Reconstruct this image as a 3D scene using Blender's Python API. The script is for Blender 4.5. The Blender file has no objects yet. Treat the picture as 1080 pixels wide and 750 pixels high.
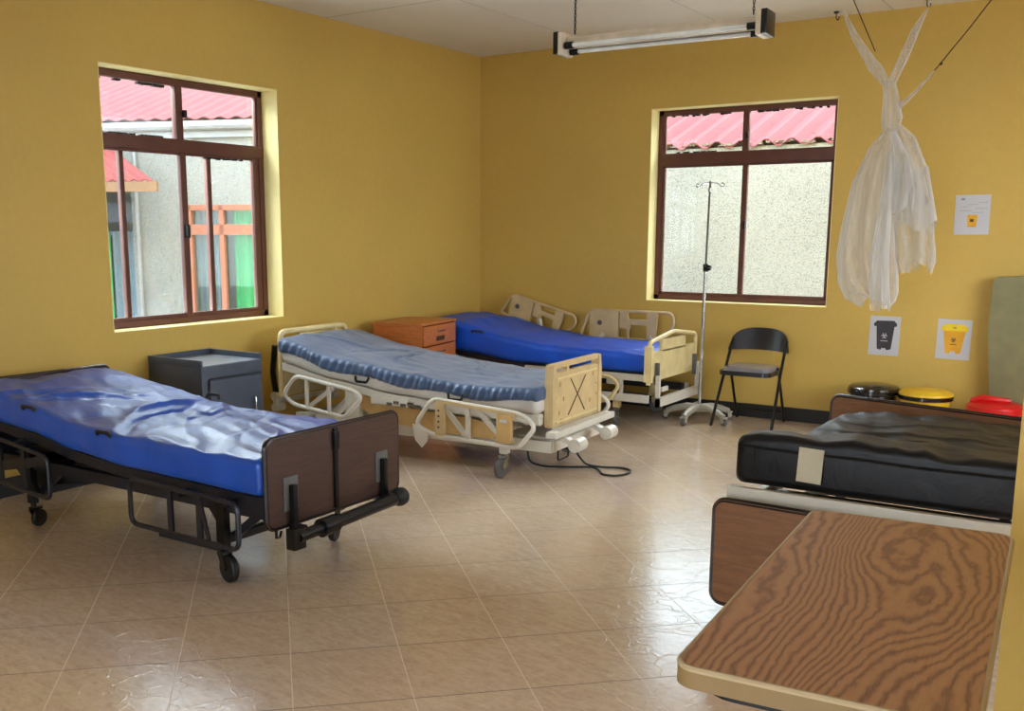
import bpy, bmesh, math, random
from math import sin, cos, pi, radians as R
from mathutils import Vector, Matrix, noise

S = bpy.context.scene
COL = S.collection
random.seed(4)

# ------------------------------------------------------------------ camera
F_PX, CX, CY = 1072.0, 492.0, 435.0
YAW, PITCH = -34.3, 10.1
cam_d = bpy.data.cameras.new('camera'); cam = bpy.data.objects.new('camera', cam_d)
COL.objects.link(cam); S.camera = cam
cam.location = (0, 0, 1.5)
cam.rotation_euler = (R(90 - PITCH), 0, R(-YAW))
cam_d.sensor_width = 36; cam_d.lens = F_PX * 36 / 1080
cam_d.shift_x = (540 - CX) / 1080; cam_d.shift_y = (CY - 375) / 1080
cam_d.clip_start = 0.02

# ------------------------------------------------------------------ world and lights
W = bpy.data.worlds.new('overcast_sky'); S.world = W; W.use_nodes = True
bg = W.node_tree.nodes['Background']
bg.inputs[0].default_value = (0.80, 0.90, 1.0, 1); bg.inputs[1].default_value = 8.0

def area(name, loc, target, sx, sy, power, col=(1, 1, 1)):
    d = bpy.data.lights.new(name, 'AREA'); d.shape = 'RECTANGLE'; d.size = sx; d.size_y = sy
    d.energy = power; d.color = col
    o = bpy.data.objects.new(name, d); COL.objects.link(o); o.location = loc
    v = Vector(target) - Vector(loc); o.rotation_euler = v.to_track_quat('-Z', 'Y').to_euler()
    return o
# daylight falling in above the neighbouring roofs, through the room's own windows
area('daylight_west_window', (-6.35, 4.72, 3.35), (-4.4, 4.5, 1.1), 2.2, 0.9, 650, (0.86, 0.93, 1.0))
area('daylight_north_window', (-2.9, 9.1, 3.35), (-2.5, 6.8, 1.0), 2.2, 0.9, 450, (0.86, 0.93, 1.0))
# added fill lamps outside below the sills, aimed up to lift the ceiling
area('ceiling_fill_west', (-6.5, 4.72, 0.40), (-3.6, 4.7, 3.0), 2.4, 0.7, 130, (0.96, 0.97, 1.0))
area('ceiling_fill_north', (-2.9, 9.25, 0.40), (-2.7, 6.4, 3.0), 2.4, 0.7, 100, (0.96, 0.97, 1.0))
area('fill_light_south', (-0.9, -2.75, 1.2), (-1.6, 2.0, 3.0), 3.0, 1.2, 7, (0.92, 0.96, 1.0))  # added fill from behind the camera, through a made-up unseen opening
area('fill_light_east', (1.95, 5.4, 1.7), (-3.0, 5.0, 3.0), 2.6, 1.6, 44, (0.92, 0.96, 1.0))  # added fill from the right, through a made-up unseen opening

S.view_settings.view_transform = 'Standard'
try: S.view_settings.look = 'None'
except Exception: pass
S.view_settings.exposure = 0.08; S.view_settings.gamma = 1.0
S.view_settings.use_curve_mapping = False

# ------------------------------------------------------------------ materials
def lin(c):
    return tuple(((v / 255) / 12.92 if v / 255 <= 0.04045 else ((v / 255 + 0.055) / 1.055) ** 2.4) for v in c) + (1,)

class NT:
    def __init__(s, name):
        s.m = bpy.data.materials.new(name); s.m.use_nodes = True
        s.t = s.m.node_tree; s.b = s.t.nodes['Principled BSDF']; s.out = s.t.nodes['Material Output']
    def n(s, kind, **kw):
        n = s.t.nodes.new(kind)
        for k, v in kw.items(): setattr(n, k, v)
        return n
    def l(s, a, b): s.t.links.new(a, b)
    def math(s, op, a, b=None, c=None):
        n = s.n('ShaderNodeMath', operation=op)
        for i, v in enumerate((a, b, c)):
            if v is None: continue
            if isinstance(v, (int, float)): n.inputs[i].default_value = v
            else: s.l(v, n.inputs[i])
        return n.outputs[0]
    def pos(s, obj=True):
        if obj:
            return s.n('ShaderNodeTexCoord').outputs['Object']
        return s.n('ShaderNodeNewGeometry').outputs['Position']
    def map(s, v, scale=(1, 1, 1), rot=(0, 0, 0), loc=(0, 0, 0)):
        n = s.n('ShaderNodeMapping'); s.l(v, n.inputs[0])
        n.inputs['Scale'].default_value = scale; n.inputs['Rotation'].default_value = rot; n.inputs['Location'].default_value = loc
        return n.outputs[0]
    def noise(s, v, scale, detail=4, rough=0.55, dist=0.0):
        n = s.n('ShaderNodeTexNoise'); s.l(v, n.inputs['Vector'])
        n.inputs['Scale'].default_value = scale; n.inputs['Detail'].default_value = detail
        n.inputs['Roughness'].default_value = rough; n.inputs['Distortion'].default_value = dist
        return n.outputs['Fac']
    def ramp(s, f, stops):
        n = s.n('ShaderNodeValToRGB'); s.l(f, n.inputs[0]); e = n.color_ramp.elements
        while len(e) < len(stops): e.new(0.5)
        for i, (p, c) in enumerate(stops): e[i].position = p; e[i].color = c
        return n.outputs[0]
    def mix(s, f, a, b):
        n = s.n('ShaderNodeMix', data_type='RGBA')
        if isinstance(f, (int, float)): n.inputs[0].default_value = f
        else: s.l(f, n.inputs[0])
        for i, v in ((6, a), (7, b)):
            if isinstance(v, tuple): n.inputs[i].default_value = v
            else: s.l(v, n.inputs[i])
        return n.outputs[2]
    def bump(s, h, strength=0.3, dist=0.01):
        n = s.n('ShaderNodeBump'); s.l(h, n.inputs['Height'])
        n.inputs['Strength'].default_value = strength; n.inputs['Distance'].default_value = dist
        s.l(n.outputs[0], s.b.inputs['Normal']); return n
    def set(s, **kw):
        for k, v in kw.items():
            k = k.replace('_', ' ')
            if hasattr(v, 'is_linked') or hasattr(v, 'links'): s.l(v, s.b.inputs[k])
            else: s.b.inputs[k].default_value = v
        return s

def plain(name, rgb, rough=0.5, metal=0.0, var=0.12, vscale=9, coat=0.0, spec=0.5, bump=0.0, bscale=60):
    m = NT(name); p = m.pos(); c = lin(rgb)
    f = m.noise(p, vscale, 5)
    d = tuple(x * (1 - var) for x in c[:3]) + (1,); u = tuple(min(1, x * (1 + var)) for x in c[:3]) + (1,)
    m.l(m.ramp(f, [(0.3, d), (0.7, u)]), m.b.inputs['Base Color'])
    m.set(Roughness=rough, Metallic=metal, Coat_Weight=coat, Specular_IOR_Level=spec)
    if bump: m.bump(m.noise(p, bscale, 4), bump, 0.004)
    return m.m

def wall_mat(name, rgb, var=0.06):
    m = NT(name); p = m.pos(False); c = lin(rgb)
    big = m.noise(p, 0.9, 4); fine = m.noise(p, 24, 5)
    f = m.math('ADD', m.math('MULTIPLY', big, 0.7), m.math('MULTIPLY', fine, 0.3))
    col = m.ramp(f, [(0.35, tuple(x * (1 - var) for x in c[:3]) + (1,)), (0.65, tuple(min(1, x * (1 + var)) for x in c[:3]) + (1,))])
    # a few scuffs
    sc = m.noise(m.map(p, (1, 1, 2.5)), 7, 6, 0.7)
    col = m.mix(m.ramp(sc, [(0.70, (0, 0, 0, 1)), (0.78, (0.35, 0.35, 0.35, 1))]), col, tuple(x * 0.6 for x in c[:3]) + (1,))
    m.l(col, m.b.inputs['Base Color']); m.set(Roughness=0.55, Specular_IOR_Level=0.35)
    m.bump(m.noise(p, 70, 3), 0.12, 0.003)
    return m.m

def floor_mat():
    m = NT('beige_ceramic_tile'); p = m.pos(False)
    sp = m.n('ShaderNodeSeparateXYZ'); m.l(p, sp.inputs[0]); x, y = sp.outputs[0], sp.outputs[1]
    k = 1 / math.sqrt(2)
    a = m.math('MULTIPLY', m.math('ADD', x, y), k); b = m.math('MULTIPLY', m.math('SUBTRACT', y, x), k)
    ua = m.math('DIVIDE', m.math('SUBTRACT', a, 0.018), 0.3903); ub = m.math('DIVIDE', m.math('SUBTRACT', b, 0.0245), 0.4365)
    def dist(u, size):
        fr = m.math('FRACT', u)
        return m.math('MULTIPLY', m.math('MINIMUM', fr, m.math('SUBTRACT', 1.0, fr)), size)
    da, db = dist(ua, 0.39), dist(ub, 0.4365)
    ga = m.math('LESS_THAN', da, 0.0019); gb = m.math('LESS_THAN', db, 0.0030)
    cb = m.n('ShaderNodeCombineXYZ'); m.l(m.math('FLOOR', ua), cb.inputs[0]); m.l(m.math('FLOOR', ub), cb.inputs[1])
    wn = m.n('ShaderNodeTexWhiteNoise', noise_dimensions='3D'); m.l(cb.outputs[0], wn.inputs[0])
    tile = wn.outputs['Value']
    off = m.n('ShaderNodeVectorMath', operation='MULTIPLY_ADD'); m.l(wn.outputs['Color'], off.inputs[0])
    off.inputs[1].default_value = (5, 5, 5); m.l(p, off.inputs[2])
    q = m.map(off.outputs[0], (1, 1, 1), (0, 0, R(8)))
    n1 = m.noise(m.map(q, (1.3, 4.0, 1)), 9, 8, 0.7, 0.6)
    n2 = m.noise(q, 45, 5, 0.7)
    f = m.math('ADD', m.math('MULTIPLY', n1, 0.65), m.math('MULTIPLY', n2, 0.35))
    col = m.ramp(f, [(0.30, lin((186, 160, 136))), (0.5, lin((212, 188, 163))), (0.70, lin((228, 208, 187)))])
    col = m.mix(m.math('MULTIPLY', tile, 0.18), col, lin((196, 160, 132)))
    col = m.mix(m.math('MULTIPLY', gb, 0.8), col, lin((84, 68, 56)))
    col = m.mix(m.math('MULTIPLY', ga, 0.6), col, lin((222, 206, 186)))
    m.l(col, m.b.inputs['Base Color'])
    vr = m.n('ShaderNodeTexVoronoi', feature='DISTANCE_TO_EDGE')
    dn = m.n('ShaderNodeVectorMath', operation='MULTIPLY_ADD')
    nn = m.n('ShaderNodeTexNoise'); m.l(q, nn.inputs['Vector']); nn.inputs['Scale'].default_value = 7
    m.l(nn.outputs['Color'], dn.inputs[0]); dn.inputs[1].default_value = (0.35, 0.35, 0); m.l(q, dn.inputs[2])
    m.l(dn.outputs[0], vr.inputs['Vector']); vr.inputs['Scale'].default_value = 5.5
    ridge = m.ramp(vr.outputs['Distance'], [(0.0, (1, 1, 1, 1)), (0.035, (0, 0, 0, 1))])
    soft = m.noise(q, 16, 4, 0.6)
    h = m.math('ADD', m.math('MULTIPLY', ridge, 0.5), m.math('MULTIPLY', soft, 0.9))
    g = m.math('MAXIMUM', ga, gb)
    h = m.math('SUBTRACT', h, m.math('MULTIPLY', g, 0.8))
    m.bump(h, 0.36, 0.0024)
    rg = m.math('ADD', 0.14, m.math('MULTIPLY', soft, 0.12))
    m.l(m.math('ADD', rg, m.math('MULTIPLY', g, 0.4)), m.b.inputs['Roughness'])
    m.set(Specular_IOR_Level=0.8, Coat_Weight=0.45, Coat_Roughness=0.2)
    return m.m

def wood(name, dark, light, scale=(1, 14, 14), rough=0.4, rings=False, ringscale=5.0, centre=(0, 0, 0), rot=(0, 0, 0), coat=0.0, k=1.0):
    m = NT(name); p = m.pos()
    q = m.map(p, scale, rot, centre)
    if rings:
        w = m.n('ShaderNodeTexWave', wave_type='RINGS', rings_direction='SPHERICAL'); m.l(q, w.inputs[0])
        w.inputs['Scale'].default_value = ringscale; w.inputs['Distortion'].default_value = 5.5
        w.inputs['Detail'].default_value = 2; w.inputs['Detail Scale'].default_value = 0.55
        f1 = w.outputs['Fac']
    else:
        f1 = m.noise(q, 3.0, 6, 0.6, 1.5)
    f2 = m.noise(m.map(p, tuple(s * 6 for s in scale), rot), 5, 4, 0.7)
    f = m.math('ADD', m.math('MULTIPLY', f1, 0.6 * k), m.math('MULTIPLY', f2, 0.4 * k))
    c = m.ramp(f, [(0.22, lin(dark)), (0.62, lin(light))])
    m.l(c, m.b.inputs['Base Color']); m.set(Roughness=rough, Coat_Weight=coat)
    m.bump(f2, 0.06, 0.002)
    return m.m

def oak_mat():
    m = NT('oak_laminate'); p = m.pos()
    sp = m.n('ShaderNodeSeparateXYZ'); m.l(p, sp.inputs[0]); x, y = sp.outputs[0], sp.outputs[1]
    # cathedral grain: curved bands along y, wandering with slow noise
    wob = m.noise(m.map(p, (3.4, 0.8, 1), (0, 0, 0), (2.3, 1.1, 0)), 1.5, 1, 0.4)
    wob2 = m.noise(m.map(p, (9, 4.0, 1)), 2.0, 3, 0.6)
    t = m.math('ADD', m.math('MULTIPLY', wob, 7.5), m.math('ADD', m.math('MULTIPLY', x, 19.0), m.math('MULTIPLY', wob2, 0.7)))
    saw = m.math('FRACT', m.math('MULTIPLY', t, 2.9))
    band = m.math('SINE', m.math('MULTIPLY', saw, 3.14159))
    fine = m.noise(m.map(p, (120, 7, 1)), 3.0, 4, 0.7)
    f = m.math('ADD', m.math('MULTIPLY', m.math('POWER', band, 3.0), 0.5), m.math('MULTIPLY', fine, 0.6))
    c = m.ramp(f, [(0.15, lin((196, 146, 102))), (0.5, lin((180, 128, 86))), (0.85, lin((132, 86, 58)))])
    m.l(c, m.b.inputs['Base Color']); m.set(Roughness=0.38)
    return m.m

def pebble():
    m = NT('pebbledash_render'); p = m.pos(False)
    v = m.n('ShaderNodeTexVoronoi'); m.l(p, v.inputs['Vector']); v.inputs['Scale'].default_value = 75
    n = m.noise(p, 1.2, 5)
    f = m.math('ADD', m.math('MULTIPLY', v.outputs['Distance'], 0.7), m.math('MULTIPLY', n, 0.5))
    c = m.ramp(f, [(0.2, lin((152, 153, 150))), (0.6, lin((136, 137, 134))), (0.95, lin((106, 108, 105)))])
    m.l(c, m.b.inputs['Base Color']); m.set(Roughness=0.95); m.bump(v.outputs['Distance'], 0.35, 0.008)
    return m.m

def glass_mat(name='window_glass', tint=(0.95, 0.98, 0.97, 1)):
    m = NT(name); t = m.n('ShaderNodeBsdfTransparent'); t.inputs[0].default_value = tint
    g = m.n('ShaderNodeBsdfGlossy'); g.inputs['Roughness'].default_value = 0.03
    fr = m.n('ShaderNodeFresnel'); fr.inputs[0].default_value = 1.45
    mx = m.n('ShaderNodeMixShader'); m.l(m.math('MULTIPLY', fr.outputs[0], 0.8), mx.inputs[0]); m.l(t.outputs[0], mx.inputs[1]); m.l(g.outputs[0], mx.inputs[2])
    m.l(mx.outputs[0], m.out.inputs[0]); m.t.nodes.remove(m.b)
    return m.m

def net_mat():
    m = NT('white_netting'); p = m.pos()
    t = m.n('ShaderNodeBsdfTransparent')
    d = m.n('ShaderNodeBsdfDiffuse'); d.inputs[0].default_value = (0.74, 0.74, 0.74, 1)
    tl = m.n('ShaderNodeBsdfTranslucent'); tl.inputs[0].default_value = (0.70, 0.70, 0.70, 1)
    a = m.n('ShaderNodeMixShader'); a.inputs[0].default_value = 0.45; m.l(d.outputs[0], a.inputs[1]); m.l(tl.outputs[0], a.inputs[2])
    lw = m.n('ShaderNodeLayerWeight'); lw.inputs[0].default_value = 0.45
    n = m.noise(m.map(p, (14, 14, 1.5)), 2.0, 4)
    f = m.math('ADD', m.math('MULTIPLY', lw.outputs['Facing'], 0.55), m.math('ADD', 0.10, m.math('MULTIPLY', n, 0.42)))
    f = m.math('MINIMUM', f, 0.93)
    mx = m.n('ShaderNodeMixShader'); m.l(f, mx.inputs[0]); m.l(t.outputs[0], mx.inputs[1]); m.l(a.outputs[0], mx.inputs[2])
    m.l(mx.outputs[0], m.out.inputs[0]); m.t.nodes.remove(m.b)
    return m.m

def vinyl(name, rgb, rough=0.32, coat=0.3, spec=0.5, bs=18, sheen=0.0, bstr=0.35):
    m = NT(name); p = m.pos(); c = lin(rgb)
    f = m.noise(p, 5, 5)
    m.l(m.ramp(f, [(0.3, tuple(x * 0.85 for x in c[:3]) + (1,)), (0.7, tuple(min(1, x * 1.12) for x in c[:3]) + (1,))]), m.b.inputs['Base Color'])
    m.set(Roughness=rough, Coat_Weight=coat, Coat_Roughness=0.28, Specular_IOR_Level=spec, Sheen_Weight=sheen)
    w = m.noise(m.map(p, (1.0, 2.2, 1.0), (0, 0, 0.5)), bs * 0.5, 5, 0.55, 0.8)
    m.bump(w, bstr, 0.012)
    return m.m

M = dict(
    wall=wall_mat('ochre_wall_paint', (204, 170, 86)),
    reveal=wall_mat('daylit_cream_reveal', (246, 230, 164)),  # daylight on the jambs put into the colour, lighter than the wall
    ceil=wall_mat('off_white_ceiling_board', (232, 228, 218), 0.03),
    black_skirt=plain('black_skirting_paint', (24, 24, 26), 0.45),
    floor=floor_mat(),
    frame=plain('brown_window_aluminium', (96, 56, 46), 0.4, 0.2),
    seal=plain('peeling_black_seal', (40, 34, 34), 0.8, var=0.6, vscale=60),
    glass=glass_mat(),
    pebble=pebble(),
    roof=plain('faded_red_roof_sheet', (124, 70, 72), 0.75, 0.0, 0.08, 2, spec=0.15),
    roof2=plain('red_roof_sheet', (120, 48, 46), 0.7, 0.0, 0.08, 2, spec=0.15),
    orange=plain('orange_brown_joinery', (160, 100, 78), 0.5),
    green=plain('green_curtain_cloth', (60, 180, 120), 0.8),
    bluegrey=plain('blue_grey_curtain_cloth', (112, 134, 150), 0.8),
    gutter=plain('pale_grey_gutter', (140, 142, 144), 0.4),
    fascia=plain('brown_fascia_board', (122, 92, 66), 0.7),
    soil=plain('packed_earth', (100, 94, 86), 0.95, bump=0.4),
    darkmetal=plain('dark_navy_enamel', (34, 36, 46), 0.35, 0.2),
    blackmetal=plain('black_enamel', (20, 20, 22), 0.3, 0.3),
    rubber=plain('black_rubber', (22, 22, 23), 0.6),
    greyrub=plain('grey_rubber', (92, 90, 88), 0.55),
    chrome=plain('dull_chrome', (175, 175, 172), 0.22, 0.95),
    walnut=wood('dark_walnut_laminate', (40, 27, 24), (84, 60, 52), (1, 1.6, 16), 0.34),
    brownwood=wood('brown_oak_laminate', (88, 58, 38), (142, 98, 66), (1.6, 1, 16), 0.38),
    cherry=wood('cherry_laminate', (150, 76, 36), (204, 122, 62), (2, 12, 12), 0.32),
    oak=oak_mat(),
    oakedge=plain('mustard_edge_band', (138, 112, 70), 0.5),
    oaklip=plain('pale_rim_band', (182, 160, 124), 0.3),
    blue=vinyl('royal_blue_vinyl', (16, 82, 190), 0.36, 0.28),
    brightblue=vinyl('bright_blue_vinyl', (6, 84, 214), 0.45, 0.1),
    slate=vinyl('slate_blue_nylon', (66, 88, 124), 0.50, 0.0, sheen=0.25),
    blackvinyl=vinyl('black_vinyl', (8, 8, 12), 0.44, 0.0, 0.35),
    whitevinyl=vinyl('off_white_vinyl', (212, 208, 200), 0.5, 0.0),
    cream=plain('cream_plastic', (226, 206, 150), 0.42),
    tan=plain('tan_plastic', (208, 182, 134), 0.42),
    tanedge=plain('yellowed_plastic', (204, 168, 108), 0.42),
    xmark=plain('brown_line', (84, 62, 44), 0.6),
    white=plain('off_white_enamel', (214, 208, 194), 0.35, 0.0, 0.06),
    greyblue=plain('blue_grey_enamel', (74, 82, 98), 0.36, 0.1),
    greytop=plain('grey_laminate_top', (126, 134, 146), 0.3),
    chairpad=plain('black_chair_vinyl', (26, 27, 36), 0.3, coat=0.3),
    chairgrey=plain('highlight_grey_vinyl', (120, 116, 122), 0.25, coat=0.4),  # highlight on the black seat put into the colour as grey
    paper=plain('white_paper', (196, 195, 198), 0.7, 0, 0.02),
    pdark=plain('printed_charcoal', (58, 56, 62), 0.7),
    pyellow=plain('printed_yellow', (236, 204, 40), 0.7),
    porange=plain('printed_amber', (224, 164, 40), 0.7),
    pgrey=plain('printed_grey', (140, 140, 142), 0.7),
    net=net_mat(),
    ivgrey=plain('warm_grey_metal', (168, 162, 146), 0.4, 0.1),
    rope=plain('dark_cord', (48, 42, 36), 0.8),
    binblack=plain('glossy_black_plastic', (20, 20, 22), 0.18, coat=0.4),
    binyellow=plain('yellow_plastic', (232, 188, 40), 0.35),
    binred=plain('red_plastic', (214, 26, 26), 0.35),
    olive=plain('olive_grey_vinyl', (128, 122, 84), 0.55, bump=0.1),
    tube=plain('fluorescent_tube_glass', (226, 230, 228), 0.12, coat=0.5),
    fitting=plain('warm_white_fitting', (214, 200, 180), 0.45),
    tag=plain('beige_label_cloth', (196, 188, 164), 0.8),
)

# ------------------------------------------------------------------ mesh builder
class MB:
    def __init__(s): s.v = []; s.f = []; s.mi = None
    def add(s, vs, fs, mat=None):
        o = len(s.v)
        s.v += [tuple(mat @ Vector(v)) if mat else tuple(v) for v in vs]
        s.f += [tuple(o + i for i in f) for f in fs]; return s
    def box(s, c, d, rot=None, bev=0.0):
        x, y, z = (q / 2 for q in d)
        m = Matrix.Translation(c)
        if rot: m = m @ Matrix.Rotation(rot[2], 4, 'Z') @ Matrix.Rotation(rot[1], 4, 'Y') @ Matrix.Rotation(rot[0], 4, 'X')
        b = min(bev, x * .9, y * .9, z * .9)
        if b <= 0:
            vs = [(a * x, e * y, g * z) for a in (-1, 1) for e in (-1, 1) for g in (-1, 1)]
            return s.add(vs, [(0, 1, 3, 2), (4, 6, 7, 5), (0, 4, 5, 1), (2, 3, 7, 6), (0, 2, 6, 4), (1, 5, 7, 3)], m)
        bm = bmesh.new(); bmesh.ops.create_cube(bm, size=1)
        for v in bm.verts: v.co = Vector((v.co.x * 2 * x, v.co.y * 2 * y, v.co.z * 2 * z))
        bmesh.ops.bevel(bm, geom=list(bm.edges), offset=b, segments=2, profile=0.7, affect='EDGES')
        bm.verts.index_update()
        s.add([v.co.copy() for v in bm.verts], [tuple(v.index for v in f.verts) for f in bm.faces], m); bm.free(); return s
    def bar(s, a, b, w, h=None, up=(0, 0, 1)):
        a, b = Vector(a), Vector(b); d = b - a; L = d.length; d.normalize(); h = h or w
        u = Vector(up); side = d.cross(u)
        if side.length < 1e-4: side = d.cross(Vector((1, 0, 0)))
        side.normalize(); u = side.cross(d)
        m = Matrix((d, side, u)).transposed().to_4x4(); m.translation = (a + b) / 2
        x, y, z = L / 2, w / 2, h / 2
        vs = [(p * x, q * y, r * z) for p in (-1, 1) for q in (-1, 1) for r in (-1, 1)]
        return s.add(vs, [(0, 1, 3, 2), (4, 6, 7, 5), (0, 4, 5, 1), (2, 3, 7, 6), (0, 2, 6, 4), (1, 5, 7, 3)], m)
    def tube(s, path, r, seg=10, closed=False, ry=None):
        P = [Vector(p) for p in path]; n = len(P); o = len(s.v)
        T = []
        for i in range(n):
            if closed: t = P[(i + 1) % n] - P[i - 1]
            else: t = P[min(i + 1, n - 1)] - P[max(i - 1, 0)]
            T.append(t.normalized())
        nrm = T[0].orthogonal().normalized()
        rr = r if isinstance(r, (list, tuple)) else [r] * n
        for i in range(n):
            nrm = (nrm - T[i] * nrm.dot(T[i])).normalized(); b = T[i].cross(nrm)
            for k in range(seg):
                a = 2 * pi * k / seg; s.v.append(tuple(P[i] + (nrm * cos(a) + b * sin(a)) * rr[i]))
        for i in range(n if closed else n - 1):
            j = (i + 1) % n
            for k in range(seg):
                k2 = (k + 1) % seg
                s.f.append((o + i * seg + k, o + i * seg + k2, o + j * seg + k2, o + j * seg + k))
        if not closed:
            s.f.append(tuple(o + k for k in reversed(range(seg)))); s.f.append(tuple(o + (n - 1) * seg + k for k in range(seg)))
        return s
    def prism(s, pts, a, b, axis='x'):
        """outline pts (u,v) extruded from a to b along axis; x:(y,z) y:(x,z) z:(x,y)"""
        n = len(pts)
        def mk(p, t): return (t, p[0], p[1]) if axis == 'x' else ((p[0], t, p[1]) if axis == 'y' else (p[0], p[1], t))
        vs = [mk(p, a) for p in pts] + [mk(p, b) for p in pts]
        fs = [tuple(range(n)), tuple(range(2 * n - 1, n - 1, -1))] + [(i, i + n, (i + 1) % n + n, (i + 1) % n) for i in range(n)]
        return s.add(vs, fs)
    def lathe(s, prof, c=(0, 0, 0), axis='z', seg=24, sx=1, sy=1):
        o = len(s.v); n = len(prof)
        for r, h in prof:
            for k in range(seg):
                a = 2 * pi * k / seg; p = (r * cos(a) * sx, r * sin(a) * sy, h)
                if axis == 'x': p = (p[2], p[0], p[1])
                elif axis == 'y': p = (p[0], p[2], p[1])
                s.v.append((p[0] + c[0], p[1] + c[1], p[2] + c[2]))
        for i in range(n - 1):
            for k in range(seg):
                k2 = (k + 1) % seg
                s.f.append((o + i * seg + k, o + i * seg + k2, o + (i + 1) * seg + k2, o + (i + 1) * seg + k))
        s.f.append(tuple(o + k for k in reversed(range(seg)))); s.f.append(tuple(o + (n - 1) * seg + k for k in range(seg)))
        return s
    def cyl(s, a, b, r, seg=16): return s.tube([a, b], r, seg)
    def xf(s, m): s.v = [tuple(m @ Vector(v)) for v in s.v]; return s
    def build(s, name, mat, parent=None, smooth=35, label=None, loc=None):
        me = bpy.data.meshes.new(name); vs = s.v
        if loc: vs = [(v[0] - loc[0], v[1] - loc[1], v[2] - loc[2]) for v in vs]
        me.from_pydata(vs, [], s.f); me.update()
        bm = bmesh.new(); bm.from_mesh(me); bmesh.ops.recalc_face_normals(bm, faces=bm.faces); bm.to_mesh(me); bm.free()
        me.materials.append(mat)
        me.polygons.foreach_set('use_smooth', [True] * len(me.polygons))
        me.set_sharp_from_angle(angle=R(smooth))
        o = bpy.data.objects.new(name, me); COL.objects.link(o)
        if loc: o.location = loc
        if parent: o.parent = parent
        if label: o['label'] = label
        return o

def rrect(u0, u1, v0, v1, r, seg=5, top_only=False):
    pts = []
    cs = [(u1 - r, v1 - r, 0), (u0 + r, v1 - r, 90), (u0 + r, v0 + r, 180), (u1 - r, v0 + r, 270)]
    for cu, cv, a0 in cs:
        for k in range(seg + 1):
            a = R(a0 + 90 * k / seg); pts.append((cu + r * cos(a), cv + r * sin(a)))
    return pts

def fillet(path, r, closed=False, seg=4):
    P = [Vector(p) for p in path]; n = len(P); out = []
    for i in range(n):
        if not closed and i in (0, n - 1): out.append(P[i]); continue
        a, b, c = P[i - 1], P[i], P[(i + 1) % n]
        d1, d2 = (a - b), (c - b); q = min(r, d1.length * .48, d2.length * .48)
        s0, s1 = b + d1.normalized() * q, b + d2.normalized() * q
        for k in range(seg + 1):
            t = k / seg; out.append(s0 * (1 - t) ** 2 + b * 2 * t * (1 - t) + s1 * t * t)
    return out

def thing(name, label, cat, loc=(0, 0, 0), rz=0.0, group=None):
    o = bpy.data.objects.new(name, None); COL.objects.link(o); o.location = loc; o.rotation_euler = (0, 0, rz)
    o.empty_display_size = 0.1
    o['label'] = label; o['category'] = cat
    if group: o['group'] = group
    return o
def tag(o, label, cat, group=None, kind=None):
    o['label'] = label; o['category'] = cat
    if group: o['group'] = group
    if kind: o['kind'] = kind
    return o
def struct(name, mb, mat, parent=None, label=None, smooth=35):
    o = mb.build(name, mat, parent, smooth, label)
    if not parent: o['kind'] = 'structure'
    return o
def lerp_prof(pts):
    pts = sorted(pts)
    def f(x):
        if x <= pts[0][0]: return pts[0][1]
        for (a, za), (b, zb) in zip(pts, pts[1:]):
            if x <= b:
                t = (x - a) / (b - a); t = t * t * (3 - 2 * t) * 0.5 + t * 0.5
                return za + (zb - za) * t
        return pts[-1][1]
    return f

# ------------------------------------------------------------------ room shell
XL, XR, YB, YF, H, WT = -5.368, 1.6, 8.1, -2.4, 3.07, 0.22
def wall_with_holes(axis, at, t, u0, u1, holes):
    """vertical wall; axis 'x' = plane x=at running along y; holes (ua,ub,za,zb)"""
    mb = MB()
    us = sorted({u0, u1} | {h[0] for h in holes} | {h[1] for h in holes}); zs = sorted({0, H} | {h[2] for h in holes} | {h[3] for h in holes})
    for a, b in zip(us, us[1:]):
        for c, d in zip(zs, zs[1:]):
            mu, mz = (a + b) / 2, (c + d) / 2
            if any(h[0] < mu < h[1] and h[2] < mz < h[3] for h in holes): continue
            if axis == 'x': mb.box((at + t / 2, mu, mz), (abs(t), b - a, d - c))
            else: mb.box((mu, at + t / 2, mz), (b - a, abs(t), d - c))
    return mb
W1 = (3.978, 5.466, 0.878, 2.495); W2 = (-3.662, -2.150, 0.918, 2.500)
OPB = (-2.6, 0.9, 0.55, 2.55); OPR = (4.0, 6.8, 0.85, 2.5)  # unseen openings, added to let the fill lamps in
struct('floor', MB().box(((XL + XR) / 2, (YB + YF) / 2, -0.05), (XR - XL + .3, YB - YF + .3, 0.1)), M['floor'])
struct('ceiling', MB().box(((XL + XR) / 2, (YB + YF) / 2, H + 0.05), (XR - XL + .3, YB - YF + .3, 0.1)), M['ceil'])
struct('wall_left', wall_with_holes('x', XL, -WT, YF, YB + WT, [W1]), M['wall'])
struct('wall_back', wall_with_holes('y', YB, WT, XL, XR, [W2]), M['wall'])
struct('wall_front', wall_with_holes('y', YF, -WT, XL - WT, XR + WT, [OPB]), M['wall'])
struct('wall_right', wall_with_holes('x', XR, WT, YF, YB + WT, [OPR]), M['wall'])
# short partition ending beside the overbed table
struct('wall_partition', MB().box(((-0.238 + XR) / 2, 2.66, H / 2), (XR + 0.238, 0.14, H)), M['wall'])
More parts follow.
